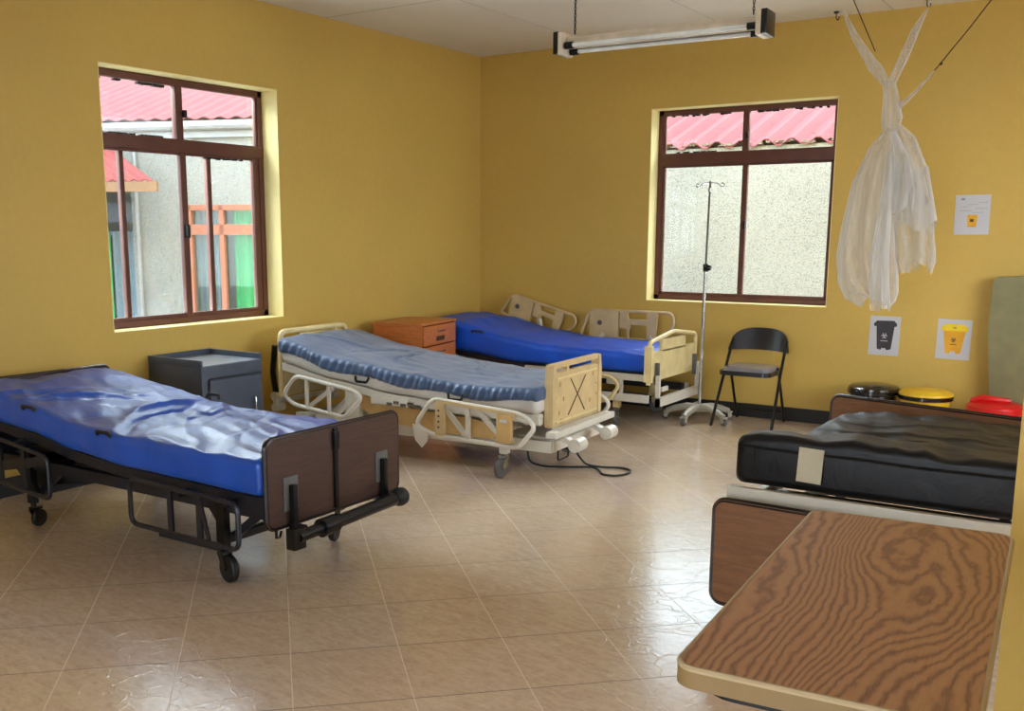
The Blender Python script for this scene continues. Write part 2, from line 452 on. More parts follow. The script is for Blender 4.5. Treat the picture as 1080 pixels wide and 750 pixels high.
# ceiling board cover joints
jb = MB()
for x in (-4.2, -3.0, -1.8, -0.6, 0.6): jb.box((x, (YB + YF) / 2, H - 0.001), (0.004, YB - YF, 0.003))
for y in (-1.2, 1.2, 3.6, 6.0): jb.box(((XL + XR) / 2, y, H - 0.001), (XR - XL, 0.004, 0.003))
struct('trim_1', jb, plain('ceiling_joint_grey', (196, 190, 178), 0.8))  # joint lines in one even tone, slightly darker than the boards
struct('baseboard_back', MB().box(((XL + XR) / 2, YB - 0.006, 0.055), (XR - XL, 0.012, 0.11)), M['black_skirt'])
struct('baseboard_left', MB().box((XL + 0.006, (YB + YF) / 2, 0.055), (0.012, YB - YF, 0.11)), M['black_skirt'])

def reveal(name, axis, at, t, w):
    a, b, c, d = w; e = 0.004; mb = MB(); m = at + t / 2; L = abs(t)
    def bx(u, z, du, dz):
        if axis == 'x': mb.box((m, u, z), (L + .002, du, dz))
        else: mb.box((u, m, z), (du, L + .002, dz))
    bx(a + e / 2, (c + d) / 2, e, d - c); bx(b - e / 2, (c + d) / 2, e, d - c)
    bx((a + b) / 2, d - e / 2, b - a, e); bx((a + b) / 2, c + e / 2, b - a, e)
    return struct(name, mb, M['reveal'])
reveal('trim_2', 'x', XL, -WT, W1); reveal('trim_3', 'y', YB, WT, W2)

def window(name, axis, at, w, ztr, umull, bars, top_split, dirn, seals):
    """frame in plane; u coordinate along wall"""
    a, b, c, d = w; a += .004; b -= .004; c += .004; d -= .004
    t = 0.045; fm = MB()
    def bx(mb, u0, u1, z0, z1, dep=0.05, off=0.0):
        u, z = (u0 + u1) / 2, (z0 + z1) / 2; p = at + off
        if axis == 'x': mb.box((p, u, z), (dep, u1 - u0, z1 - z0), bev=0.004)
        else: mb.box((u, p, z), (u1 - u0, dep, z1 - z0), bev=0.004)
    bx(fm, a, a + t, c, d); bx(fm, b - t, b, c, d); bx(fm, a, b, d - t, d); bx(fm, a, b, c, c + t)
    bx(fm, a, b, ztr[0], ztr[1], 0.055)
    root = struct(name, fm, M['frame'])
    mu = MB(); bx(mu, top_split[0], top_split[1], ztr[1], d - t, 0.045); mu.build('top_mullion', M['frame'], root)
    for u0, u1, off in umull:
        mb = MB(); bx(mb, u0, u1, c + t, ztr[0], 0.035, off * dirn); mb.build('sash_stile', M['frame'], root)
    # thin sash rails under the transom and over the bottom rail
    mb = MB(); bx(mb, a + t, b - t, ztr[0] - .018, ztr[0], 0.03, .004 * dirn); bx(mb, a + t, b - t, c + t, c + t + .022, 0.03, .004 * dirn)
    bx(mb, a + t, a + t + .02, c + t, ztr[0], .03, .004 * dirn); bx(mb, b - t - .02, b - t, c + t, ztr[0], .03, .004 * dirn)
    bx(mb, a + t, a + t + .015, ztr[1], d - t, .03); bx(mb, b - t - .015, b - t, ztr[1], d - t, .03)
    mb.build('sash_frame', M['frame'], root)
    sl = MB()
    for u0, u1, z in seals:
        n = int((u1 - u0) / 0.03)
        for i in range(n):
            if random.random() < 0.75: bx(sl, u0 + i * .03, u0 + i * .03 + random.uniform(.018, .03), z - random.uniform(.004, .012), z + .006, .034, 0)
    sl.build('worn_seal', M['seal'], root)
    gl = MB(); bx(gl, a + t, b - t, c + t, ztr[0], 0.004, 0.0); gl.build('lower_pane', M['glass'], root)
    gl = MB(); bx(gl, a + t, b - t, ztr[1], d - t, 0.004, 0.0); gl.build('upper_pane', M['glass'], root)
    return root
w1 = window('window_1', 'x', XL - 0.175, W1, (2.02, 2.105), [(4.690, 4.740, .01), (4.22, 4.252, -.012), (4.94, 4.975, -.012), (5.36, 5.41, .004)], None, (4.675, 4.735), 1,
            [(4.06, 4.6, 2.435), (4.06, 4.62, 2.11), (4.92, 5.3, 2.0)])
w2 = window('window_2', 'y', YB + 0.175, W2, (2.045, 2.145), [(-2.925, -2.882, -.01)], None, (-2.932, -2.882), -1,
            [(-3.55, -3.0, 2.448), (-2.85, -2.22, 2.448), (-2.85, -2.22, 2.04), (-3.5, -3.1, 2.15)])
# latches
MB().box((XL - .135, 4.715, 1.50), (.03, .025, .09), bev=.005).build('latch', M['blackmetal'], w1)
MB().box((XL - .135, 4.735, 2.27), (.03, .02, .05), bev=.005).build('latch', M['blackmetal'], w1)
MB().box((-2.882, YB + .145, 1.55), (.02, .03, .07), bev=.005).build('latch', M['blackmetal'], w2)
MB().box((-2.888, YB + .145, 2.26), (.02, .03, .05), bev=.005).build('latch', M['blackmetal'], w2)

# ------------------------------------------------------------------ outside
struct('ground', MB().box((-6, 8, -0.85), (60, 60, 0.3)), M['soil'])

def corrugated(u0, u1, run, rise, pitch=0.19, amp=0.022, depth0=0.0):
    """sheet in local x (along eave), y (up the slope away), z"""
    mb = MB(); n = int((u1 - u0) / (pitch / 6)); o = []
    for i in range(n + 1):
        x = u0 + (u1 - u0) * i / n; ph = (i % 6) / 6
        z = amp if ph < .2 or ph > .95 else (0.0 if .35 < ph < .8 else amp * .5)
        o.append((x, z))
    vs = []
    for y, zz in ((depth0, 0), (run, rise)):
        for x, z in o: vs.append((x, y, zz + z))
    m = len(o); fs = [(i, i + 1, m + i + 1, m + i) for i in range(m - 1)]
    vs2 = [(x, y, z - .012) for x, y, z in vs]; mb.add(vs + vs2, fs + [tuple(2 * m + k for k in reversed(f)) for f in fs] + [(i, 2 * m + i, 2 * m + i + 1, i + 1) for i in range(m - 1)])
    return mb

# building beyond the left window: facade turned about 21 degrees
fa = math.atan2(.354, .935)
bA = thing('neighbour_building', 'pebbledashed building with pink-red corrugated roof and green-curtained window, beyond the left window', 'building', (-9.554, 8.08, 0), fa)
fw = MB()
for (a, b, c, d) in [(-8, -0.62, 2.02, 2.75), (-8, -1.6, -.7, 2.02), (-0.62, 0.08, -.7, 2.75), (0.08, 1.55, 1.80, 2.75), (0.08, 1.55, -.7, .12), (1.55, 2.2, -.7, 2.75)]:
    fw.box(((a + b) / 2, .1, (c + d) / 2), (b - a, .2, d - c))
fw.build('facade', M['pebble'], bA)
MB().box((-2.9, 3.0, 1.0), (10.2, .1, 4.4)).build('rear_wall', M['pebble'], bA)
corrugated(-8, 2.3, 4.2, 1.45, .20, .024, -.12).xf(Matrix.Translation((0, 0, 2.75))).build('roof', M['roof'], bA, 25)
g = MB(); g.tube([(-8, -.10, 2.68), (2.3, -.10, 2.68)], .055, 10); g.build('gutter', M['gutter'], bA)
MB().tube([(-.52, -.05, 2.6), (-.52, -.05, -.7)], .022, 8).build('downpipe', M['gutter'], bA)
MB().box((-2.85, -.04, 2.60), (10.3, .03, .10)).build('fascia_board', M['gutter'], bA)
wf = MB()
for (a, b, c, d) in [(0.08, 1.55, 1.74, 1.80), (.08, 1.55, 1.46, 1.58), (.08, .14, .12, 1.8), (.49, .55, .12, 1.8), (1.49, 1.55, .12, 1.8), (.08, 1.55, .12, .18), (.98, 1.03, .12, 1.8)]:
    wf.box(((a + b) / 2, .03, (c + d) / 2), (b - a, .06, d - c))
wfo = wf.build('window_frame', M['orange'], bA)
MB().box((.8, .05, .95), (1.4, .004, 1.66)).build('pane', M['glass'], wfo)
def curtain(u0, u1, z0, z1, y, waves, amp=.03):
    mb = MB(); n = 48; vs = []
    for z in (z0, z1):
        for i in range(n + 1):
            t = i / n; vs.append((u0 + (u1 - u0) * t, y + amp * sin(t * waves * 2 * pi), z))
    fs = [(i, i + 1, n + 2 + i, n + 1 + i) for i in range(n)]
    return mb.add(vs, fs)
curtain(.60, 1.5, .1, 1.8, .16, 9).build('curtain', M['green'], bA, 80, label='green curtain')
curtain(.10, .50, .1, 1.8, .16, 5).build('curtain', M['bluegrey'], bA, 80, label='blue-grey curtain')
curtain(-1.5, -.64, -.4, 1.5, .14, 6).build('door_curtain', M['bluegrey'], bA, 80)
curtain(-1.12, -.98, -.4, 1.46, .08, 1.5).build('door_curtain', M['green'], bA, 80, label='green strip of curtain')
MB().box((-1.1, .05, 1.72), (1.0, .05, .22)).build('door_lintel', plain('dark_fanlight', (60, 66, 78), .4), bA)
# small porch roof in front
pr = thing('porch_roof', 'small red corrugated lean-to porch roof, low outside the left window', 'roof', (-9.023, 6.677, 0), fa)
corrugated(-2.2, .55, 1.45, .50, .12, .02).xf(Matrix(((1, -1.0, 0, 0), (0, 1, 0, 0), (0, 0, 1, 2.0), (0, 0, 0, 1)))).build('roof_sheet', M['roof2'], pr, 25)
MB().box((-.78, .0, 1.945), (2.76, .04, .10)).build('fascia', M['fascia'], pr)
MB().box((-2.1, .05, .7), (.09, .09, 2.6)).build('post', M['fascia'], pr)

bB = thing('neighbour_building', 'pale pebbledashed wall under a pink-red ribbed roof, close beyond the back window', 'building', (-2.3, 11.0, 0), 0)
MB().box((0, .1, .85), (9, .2, 3.1)).build('facade', M['pebble'], bB)
corrugated(-4.6, 4.6, 4.5, 1.65, .27, .065, -.06).xf(Matrix.Translation((0, 0, 2.40))).build('roof', M['roof'], bB, 25)
MB().box((0, .30, 2.43), (9, .03, .20)).build('eave_closure', M['fascia'], bB)
lm = MB()
for i in range(215):
    x = -4.5 + i * .042; 
    if random.random() < .7: lm.box((x, -.05 + random.uniform(0, .06), 2.415 + random.uniform(0, .03)), (.04, random.uniform(.03, .09), random.uniform(.008, .03)), (0, random.uniform(-.3, .3), 0))
lm.build('eave_moss', plain('dry_moss', (118, 104, 92), .95, var=.4, vscale=30), bB)['kind'] = 'stuff'

# ------------------------------------------------------------------ mattress builder
def mattress(name, mat, parent, x0, x1, y0, y1, zb, zt, wr=.010, seed=0, rad=.045, crown=.012, nx=110, swap=False, side=0.0, sidef=60, folds=None, label=None):
    """x0<x1 length; closed padded slab following zb/zt profiles"""
    mb = MB(); NT_, NS = 60, 6
    xs = []
    K = 4
    L = x1 - x0
    st = [(x0 + rad * (1 - sin(pi / 2 * k / K)), rad * (1 - cos(pi / 2 * (1 - k / K)))) for k in range(K)]
    st = [(x0 + rad * (1 - sin(pi / 2 * k / K)), rad * (1 - cos(pi / 2 * k / K)) ) for k in range(K, 0, -1)]
    for k in range(K, 0, -1): xs.append((x0 + rad * (1 - sin(pi / 2 * k / K)) , rad * (1 - cos(pi / 2 * k / K))))
    xs = [(x0 + rad * (1 - cos(pi / 2 * k / K)), rad * (1 - sin(pi / 2 * k / K))) for k in range(K)]
    xs += [(x0 + rad + (L - 2 * rad) * i / nx, 0.0) for i in range(nx + 1)]
    xs += [(x1 - rad * (1 - cos(pi / 2 * k / K)), rad * (1 - sin(pi / 2 * k / K))) for k in range(K - 1, -1, -1)]
    per = None; rows = []
    for x, ins in xs:
        a, b, c, d = y0 + ins, y1 - ins, zb(x) + ins, zt(x) - ins
        r = min(rad, (d - c) * .45); loop = []
        for i in range(NT_ + 1):
            t = i / NT_; y = a + r + (b - a - 2 * r) * t
            e = 4 * t * (1 - t); z = d + crown * e
            loop.append((y, z, 1, 0))
        for k in range(1, 4): an = pi / 2 * (1 - k / 4); loop.append((b - r + r * cos(an), d - r + r * sin(an), .5, 1))
        for k in range(NS + 1): loop.append((b, d - r - (d - c - 2 * r) * k / NS, 0, 1))
        for k in range(1, 4): an = -pi / 2 * k / 4; loop.append((b - r + r * cos(an), c + r + r * sin(an), 0, 1))
        for k in range(9): loop.append((b - r - (b - a - 2 * r) * k / 8, c, 0, 0))
        for k in range(1, 4): an = -pi / 2 - pi / 2 * k / 4; loop.append((a + r + r * cos(an), c + r + r * sin(an), 0, -1))
        for k in range(NS + 1): loop.append((a, c + r + (d - c - 2 * r) * k / NS, 0, -1))
        for k in range(1, 4): an = pi - pi / 2 * k / 4; loop.append((a + r + r * cos(an), d - r + r * sin(an), .5, -1))
        row = []
        for y, z, tp, sd in loop:
            p = Vector((x * 1.5 + seed, y * 3.0 + x * 1.2, 0.3 * seed))
            if tp:
                w = noise.fractal(p * 1.3, 1.0, 2.0, 3) * .9 - abs(noise.noise(p * 2.7)) * 1.3 + .3
                z += tp * wr * w * (1 - ins / rad)
                if folds:
                    for (fx, fy, ang, ln, wd, am) in folds:
                        dx, dy = x - fx, y - fy; u = dx * cos(ang) + dy * sin(ang); v = -dx * sin(ang) + dy * cos(ang) + .04 * sin(u * 9)
                        z += tp * am * math.exp(-(v / wd) ** 2) * math.exp(-(u / ln) ** 2)
            if sd:
                q = noise.noise(Vector((x * 7 + seed, z * 6, sd))) * .006
                if side: q += side * (0.5 + .9 * noise.noise(Vector((x * sidef * .20 - z * 14, (zt(x) - z) * 6, seed))) + .35 * sin(x * sidef + 7 * noise.noise(Vector((x * 4, seed, 0))) + (zt(x) - z) * 45)) * (1 - .4 * tp)
                y += sd * q
            row.append((y, x, z) if swap else (x, y, z))
        rows.append(row)
    n = len(rows[0]); vs = [p for r_ in rows for p in r_]; fs = []
    for i in range(len(rows) - 1):
        for k in range(n):
            k2 = (k + 1) % n; fs.append((i * n + k, i * n + k2, (i + 1) * n + k2, (i + 1) * n + k))
    fs.append(tuple(reversed(range(n)))); fs.append(tuple((len(rows) - 1) * n + k for k in range(n)))
    mb.add(vs, fs)
    return mb.build(name, mat, parent, 60, label)

def sweep_xz(mb, prof, x0, x1, y, w, h, dz=0.0, n=24):
    """rectangular bar at y following a z profile"""
    P = [(x0 + (x1 - x0) * i / n, prof(x0 + (x1 - x0) * i / n) + dz) for i in range(n + 1)]
    vs = []
    for x, z in P: vs += [(x, y - w / 2, z - h), (x, y + w / 2, z - h), (x, y + w / 2, z), (x, y - w / 2, z)]
    fs = [(4 * i + k, 4 * i + (k + 1) % 4, 4 * i + 4 + (k + 1) % 4, 4 * i + 4 + k) for i in range(n) for k in range(4)]
    fs += [(3, 2, 1, 0), (4 * n, 4 * n + 1, 4 * n + 2, 4 * n + 3)]
    return mb.add(vs, fs)

def caster(parent, x, y, ztop, rw=.055, ang=0.0, stem='chrome', wheel='greyrub', trail=.03, ww=.028):
    cx, cy = x + trail * cos(ang), y + trail * sin(ang)
    m = MB(); m.cyl((x, y, rw * 2 + .02), (x, y, ztop), .014, 12)
    s = Vector((-sin(ang), cos(ang), 0)) * (ww / 2 + .006)
    m.box((x + trail * .4 * cos(ang), y + trail * .4 * sin(ang), rw * 2 + .012), (.05, ww + .022, .012), (0, 0, ang), .003)
    for q in (1, -1):
        a = Vector((x, y, rw * 2 + .01)) + s * q; b = Vector((cx, cy, rw)) + s * q
        m.bar(a, b, .004, .034, up=(cos(ang), sin(ang), 0))
    m.cyl(Vector((cx, cy, rw)) - s * 1.2, Vector((cx, cy, rw)) + s * 1.2, .007, 8)
    c = m.build('caster', M[stem], parent)
    w = MB(); pr_ = [(rw * .55, -ww / 2), (rw * .9, -ww / 2), (rw, -ww * .3), (rw, ww * .3), (rw * .9, ww / 2), (rw * .55, ww / 2)]
    w.lathe(pr_, seg=24); w.xf(Matrix.Translation((cx, cy, rw)) @ Matrix.Rotation(ang, 4, 'Z') @ Matrix.Rotation(pi / 2, 4, 'X'))
    wo = w.build('wheel', M[wheel], c)
    return c

def strap(parent, x, y, z, w=.09, mat='rubber', out=-1, drop=.03, name='strap_handle'):
    P = fillet([(x - w / 2, y, z), (x - w / 2 + .01, y + out * .012, z - drop), (x + w / 2 - .01, y + out * .012, z - drop), (x + w / 2, y, z)], .012)
    return MB().tube(P, .009, 6).build(name, M[mat], parent)

# ================================================================== BED 1  dark bed with blue mattress
B1 = thing('hospital_bed', 'dark-framed hospital bed with walnut end boards and shiny royal blue mattress, nearest the left window', 'bed', (-2.95, 3.30, 0))
zb1 = lerp_prof([(-2.12, .56), (-1.6, .515), (-1.3, .465), (-.9, .435), (0, .42)])
zt1 = lerp_prof([(-2.12, .715), (-1.65, .655), (-1.25, .60), (-.95, .585), (0, .578)])
def fboard(name, mat, parent, x, y0, y1, z0, z1, th, edge, r=.045):
    o = MB().prism(rrect(y0, y1, z0, z1, r), x - th / 2, x + th / 2).build(name, mat, parent)
    P = [(x, a, b) for a, b in rrect(y0 + .007, y1 - .007, z0 + .007, z1 - .007, r - .005, 6)]
    MB().tube(P, th * .56, 8, True).build('edge_band', edge, o)
    return o
fb = fboard('footboard', M['walnut'], B1, 0, -.437, .437, .278, .668, .022, M['blackmetal'])
hb = fboard('headboard', M['walnut'], B1, -2.155, -.437, .437, .335, .728, .022, M['blackmetal'])
MB().box((.018, -.02, .475), (.012, .022, .36), bev=.003).build('centre_rod', M['blackmetal'], fb)
MB().box((.02, -.02, .60), (.018, .032, .08), bev=.004).build('rod_clip', M['blackmetal'], fb)
for yy in (-.30, .30):
    m = MB().box((.014, yy, .42), (.004, .085, .145), bev=.002); m.build('slot_plate', M['greyrub'], fb)
    m = MB().box((.028, yy, .36), (.028, .026, .20), bev=.004).box((.05, yy, .265), (.07, .04, .05), bev=.004); m.build('hanger_post', M['blackmetal'], fb)
rf = random.Random(11); fl = [(-1.25, .10, 1.9, .30, .026, .030), (-1.12, -.02, 2.0, .30, .018, -.022), (-.95, .1, 2.15, .30, .014, .016), (-1.62, -.12, 1.2, .30, .03, .02), (-1.75, -.2, 1.1, .25, .02, .014)]
for k in range(16): fl.append((-1.15 + .07 * k + rf.uniform(-.03, .03), rf.uniform(-.25, .25), rf.uniform(1.9, 2.5), rf.uniform(.12, .3), rf.uniform(.006, .012), rf.uniform(-.007, .009)))
for k in range(8): fl.append((-1.9 + .09 * k, rf.uniform(-.35, .1), rf.uniform(.9, 1.4), rf.uniform(.1, .2), rf.uniform(.008, .014), rf.uniform(-.007, .009)))
mattress('mattress', M['blue'], B1, -2.13, -.02, -.44, .43, zb1, zt1, .013, 3.1, .03, .010, nx=220, folds=fl)
for x in (-1.60, -1.02): strap(B1, x, -.445, zt1(x) - .015, .10, 'rubber', -1, -.018)
strap(B1, -1.28, .44, zt1(-1.28) - .0, .10, 'rubber', 1, -.02)
fr = MB()
for yy in (-.40, .39): sweep_xz(fr, zb1, -2.12, -.02, yy, .035, .05, -.004)
for yy in (-.2, 0, .2): sweep_xz(fr, zb1, -2.12, -.02, yy, .03, .02, -.004)
for x in [-.05 - .19 * i for i in range(11)]: fr.bar((x, -.4, zb1(x) - .03), (x, .39, zb1(x) - .03), .03, .02)
fr.build('mattress_deck', M['darkmetal'], B1)
ch = MB()
for yy in (-.36, .35): ch.bar((-2.13, yy, .335), (-.02, yy, .335), .04, .055)
for x in (-.03, -.55, -1.45, -2.1): ch.bar((x, -.36, .335), (x, .35, .335), .04, .05)
for yy in (-.34, .33):
    ch.bar((-.10, yy, .34), (-.28, yy, .20), .02, .035, up=(1, 0, 0)); ch.bar((-.46, yy, .34), (-.34, yy, .20), .02, .03, up=(1, 0, 0))
    ch.bar((-1.5, yy, .34), (-1.72, yy, .17), .02, .04, up=(1, 0, 0)); ch.bar((-1.95, yy, .34), (-1.74, yy, .17), .02, .04, up=(1, 0, 0))
    ch.bar((-1.1, yy * .8, .30), (-1.65, yy * .8, .52), .02, .035, up=(1, 0, 0)); ch.bar((-1.45, yy * .6, .30), (-1.9, yy * .6, .55), .02, .03, up=(1, 0, 0))
ch.cyl((-2.0, 0, .30), (-.05, 0, .30), .018); ch.box((-.95, .05, .30), (.34, .12, .09), bev=.01); ch.box((-1.55, -.1, .31), (.22, .14, .10), bev=.01)
ch.bar((-.32, -.36, .18), (-.32, .35, .18), .035); ch.bar((-1.73, -.36, .18), (-1.73, .35, .18), .035)
ch.bar((-.04, -.39, .41), (-.04, -.36, .30), .05, .05); ch.bar((-.04, .38, .41), (-.04, .35, .30), .05, .05)
ch.build('chassis', M['darkmetal'], B1)
for yy in (-.38, .37):
    MB().bar((-.32, yy, .145), (-.32, yy, .42), .035, .05).build('leg', M['blackmetal'], B1)
    MB().bar((-1.73, yy, .13), (-1.73, yy, .42), .035, .045).build('leg', M['blackmetal'], B1)
caster(B1, -.32, -.385, .16, .062, R(-12), 'blackmetal', 'rubber', .045, .034)
caster(B1, -.32, .36, .16, .052, R(-70), 'blackmetal', 'rubber', .05, .030)
def rail1h(y, s):
    P = fillet([(-2.02, y, .27), (-2.02, y, .50), (-1.40, y, .43), (-1.40, y, .22)], .045, True)
    m = MB().tube(P, .0115, 10, True)
    for x in (-1.80, -1.60): m.bar((x, y, .245), (x, y, .465), .012, .030, up=(1, 0, 0))
    m.bar((-2.0, y, .30), (-1.42, y, .41), .008, .05).bar((-1.7, y - s * .02, .45), (-1.7, y - s * .10, .47), .03)
    m.build('side_rail', M['darkmetal'], B1)
rail1h(-.495, -1); rail1h(.485, 1)
m = MB()
for yy in (-.25, .0, .25): m.bar((-2.05, yy, .32), (-1.35, yy, .50), .03, .05, up=(1, 0, 0)).bar((-1.25, yy, .30), (-1.9, yy, .20), .03, .045, up=(1, 0, 0))
m.box((-1.85, .0, .27), (.30, .5, .12), bev=.01).box((-2.08, 0, .43), (.03, .78, .14), bev=.004)
m.build('head_linkage', M['darkmetal'], B1)
caster(B1, -1.73, -.38, .15, .045, R(100), 'blackmetal', 'rubber', .03, .026)
caster(B1, -1.73, .37, .15, .045, R(80), 'blackmetal', 'rubber', .03, .026)
# bumper bar in front of footboard
bb = MB().tube([(.085, -.34, .25), (.085, -.1, .258), (.085, .30, .272)], [.026, .028, .030], 14); bb.build('bumper_bar', M['blackmetal'], B1)
MB().lathe([(.0, -.04), (.028, -.038), (.042, -.02), (.045, 0), (.042, .02), (.028, .038), (0, .04)], (.085, .345, .275), 'y').build('bumper_wheel', M['rubber'], B1)
MB().cyl((.085, -.20, .255), (.085, -.11, .258), .041, 18).build('bumper_sleeve', M['blackmetal'], B1)
MB().box((.075, -.34, .245), (.05, .07, .09), bev=.006).build('bumper_clamp', M['blackmetal'], B1)
MB().tube([(.0, -.38, .30), (.02, -.40, .25), (.0, -.36, .24), (-.01, -.34, .26)], .006, 6).build('crank_hook', M['blackmetal'], B1)
# side rails
def rail1(y, s):
    P = fillet([(-.79, y, .205), (-.79, y, .415), (-.10, y, .395), (-.10, y, .20)], .045, True)
    m = MB().tube(P, .0115, 10, True)
    for x in (-.52, -.335): m.bar((x, y, .20), (x, y, .405), .012, .030, up=(1, 0, 0))
    o = m.build('side_rail', M['darkmetal'], B1)
    MB().bar((-.28, y, .205), (-.31, y + s * .02, .40), .008, .022, up=(1, 0, 0)).bar((-.60, y, .195), (-.22, y, .195), .010, .035).bar((-.5, y - s * .02, .38), (-.5, y - s * .10, .38), .03).bar((-.2, y - s * .02, .38), (-.2, y - s * .10, .38), .03).build('rail_bracket', M['darkmetal'], o)
rail1(-.495, -1); rail1(.485, 1)

# ================================================================== BED 2  cream/tan bed with slate cover
B2 = thing('hospital_bed', 'cream hospital bed with grey-blue fitted cover over a white mattress, in mid-room', 'bed', (-3.03, 5.66, 0), R(3))
zb2 = lerp_prof([(-2.08, .60), (-1.6, .51), (-1.1, .45), (-.6, .42), (0, .405)])
zt2 = lerp_prof([(-2.08, .765), (-1.6, .66), (-1.0, .595), (-.5, .560), (0, .575)])
mattress('mattress', M['whitevinyl'], B2, -2.06, -.03, -.445, .44, zb2, lambda x: zt2(x) - .03, .004, 1.0, .04, .0, side=.004, sidef=14)
cov = mattress('mattress_cover', M['slate'], B2, -2.075, -.02, -.462, .455, lambda x: zt2(x) - .092 - .010 * sin(x * 11), zt2, .010, 7.7, .03, .014, side=.009, sidef=115, nx=420, folds=[
    (-1.5, .05, 1.2, .28, .02, .010), (-1.3, .05, 1.9, .3, .02, -.012), (-.75, .1, 2.3, .3, .018, .012), (-.45, .05, 2.4, .25, .014, .008), (-1.75, 0, .6, .3, .025, .012)])
for x in (-1.33, -.60): strap(B2, x, -.465, zb2(x) + .075, .11, 'blackmetal', -1, .035)
# headboard: open handle frame
h2 = MB(); hp = fillet([(-2.12, -.37, .34), (-2.12, -.37, .80), (-2.12, .37, .80), (-2.12, .37, .34)], .05)
h2.tube(hp, .020, 10); h2.prism(rrect(-.345, .345, .34, .70, .02), -2.135, -2.105); h2.prism(rrect(-.15, .16, .70, .775, .02), -2.132, -2.108)
h2.bar((-2.12, .24, .70), (-2.12, .24, .79), .02, .03); h2.build('headboard', M['cream'], B2)
MB().tube(fillet([(-2.20, -.34, .34), (-2.22, -.35, .50), (-2.19, -.35, .70)], .05), .022, 8).build('wall_guard', M['blackmetal'], B2)
m = MB()
for yy in (-.32, .32): m.cyl((-2.20, yy - .045, .33), (-2.20, yy + .045, .33), .035).cyl((-2.20, yy - .045, .25), (-2.20, yy + .045, .25), .03)
m.bar((-2.2, -.36, .29), (-2.2, .36, .29), .03); m.build('head_bumper', M['white'], B2)
# footboard with slot and X
f2 = MB(); t0, t1 = -.018, .018
f2.prism(rrect(-.355, .355, .315, .640, .03), t0, t1); f2.prism(rrect(-.350, .350, .678, .708, .014), t0, t1)
f2.prism([(-.36, .32), (-.315, .32), (-.315, .70), (-.345, .705), (-.362, .60)], -.03, .026); f2.prism([(.36, .32), (.315, .32), (.315, .70), (.345, .705), (.362, .60)], -.03, .026)
f2.box((0, -.13, .66), (.030, .03, .05)); f2.box((0, -.02, .642), (.036, .60, .014))
fo = f2.build('footboard', M['tan'], B2)
m = MB(); xf_ = .0195
m.bar((xf_, -.13, .37), (xf_, .12, .595), .003, .009, up=(1, 0, 0)); m.bar((xf_, -.10, .595), (xf_, .11, .37), .003, .009, up=(1, 0, 0)); m.build('cross_mark', M['xmark'], fo)
for (y, z) in [(-.24, .575), (.24, .59), (-.25, .40), (.2, .42), (-.30, .50), (-.30, .43), (.29, .52), (-.19, .48), (-.22, .345), (.30, .45)]: MB().box((.02, y, z), (.005, .022, .028 if abs(y) < .28 else .012), bev=.001).build('moulded_boss', M['tanedge'], fo)
for z_ in (.615, .345): MB().bar((.021, -.30, z_), (.021, .30, z_), .006, .010).build('panel_ridge', M['cream'], fo)
# bumper
m = MB(); m.box((.085, -.06, .305), (.07, .88, .040), bev=.012)
for i in range(20): m.box((.085, -.42 + i * .037, .328), (.06, .010, .008), bev=.002)
m.build('bumper', M['white'], B2)
for yy in (-.34, .12):
    m = MB(); m.bar((.06, yy, .28), (.17, yy, .235), .05, .03); m.cyl((.19, yy - .055, .235), (.19, yy + .055, .235), .042, 18); m.cyl((.19, yy - .06, .235), (.19, yy + .06, .235), .02, 12); m.build('bumper_roller', M['white'], B2)
fr = MB()
for yy in (-.42, .41): sweep_xz(fr, zb2, -2.05, -.03, yy, .035, .05, -.004)
for x in [-.08 - .24 * i for i in range(9)]: fr.bar((x, -.42, zb2(x) - .03), (x, .41, zb2(x) - .03), .05, .025)
fr.box((-.08, -.40, .375), (.10, .05, .07), bev=.005); fr.box((-.42, -.43, .385), (.24, .03, .05), bev=.006); fr.box((-1.12, -.44, .40), (.30, .03, .05), bev=.006)
fr.build('mattress_deck', M['white'], B2)
ch = MB()
for yy in (-.34, .34): ch.bar((-2.0, yy, .20), (.02, yy, .20), .05, .07)
for x in (-.0, -.6, -1.2, -1.95): ch.bar((x, -.34, .20), (x, .34, .20), .06, .06)
ch.box((-.2, 0, .19), (.32, .5, .10), bev=.02); ch.box((-1.35, -.05, .26), (.4, .5, .12), bev=.02)
for yy in (-.30, .30):
    ch.bar((-.25, yy, .20), (-.62, yy, .42), .03, .05, up=(1, 0, 0)); ch.bar((-1.5, yy, .20), (-1.15, yy, .42), .03, .05, up=(1, 0, 0)); ch.bar((-1.75, yy, .20), (-1.45, yy, .46), .03, .05, up=(1, 0, 0))
ch.box((-1.45, -.40, .33), (.12, .05, .26), bev=.01)
ch.build('chassis', M['white'], B2)
m = MB().prism([(-1.50, .44), (-1.45, .33), (-1.15, .25), (-.80, .22), (-.36, .22), (-.32, .30), (-.50, .335), (-1.0, .36), (-1.3, .40)], -.40, -.375, 'y')
m.build('side_cover', M['tanedge'], B2)
m = MB()
for i in range(5): MB().box((-1.12 + i * .055, -.447, .385 + .012 * (i % 2)), (.045, .02, .022), bev=.004).build('control_lever', M['chrome'], B2)
for x, y, a in ((-.26, -.44, R(-100)), (-.26, .38, R(40)), (-1.85, -.40, R(100)), (-1.85, .38, R(60))):
    MB().bar((x, y, .15), (x, y, .24), .05, .05).bar((x, y, .22), (x, y * .75, .22), .05, .04).build('leg', M['white'], B2)
    caster(B2, x, y, .17, .060, a, 'chrome', 'greyrub', .035, .03)
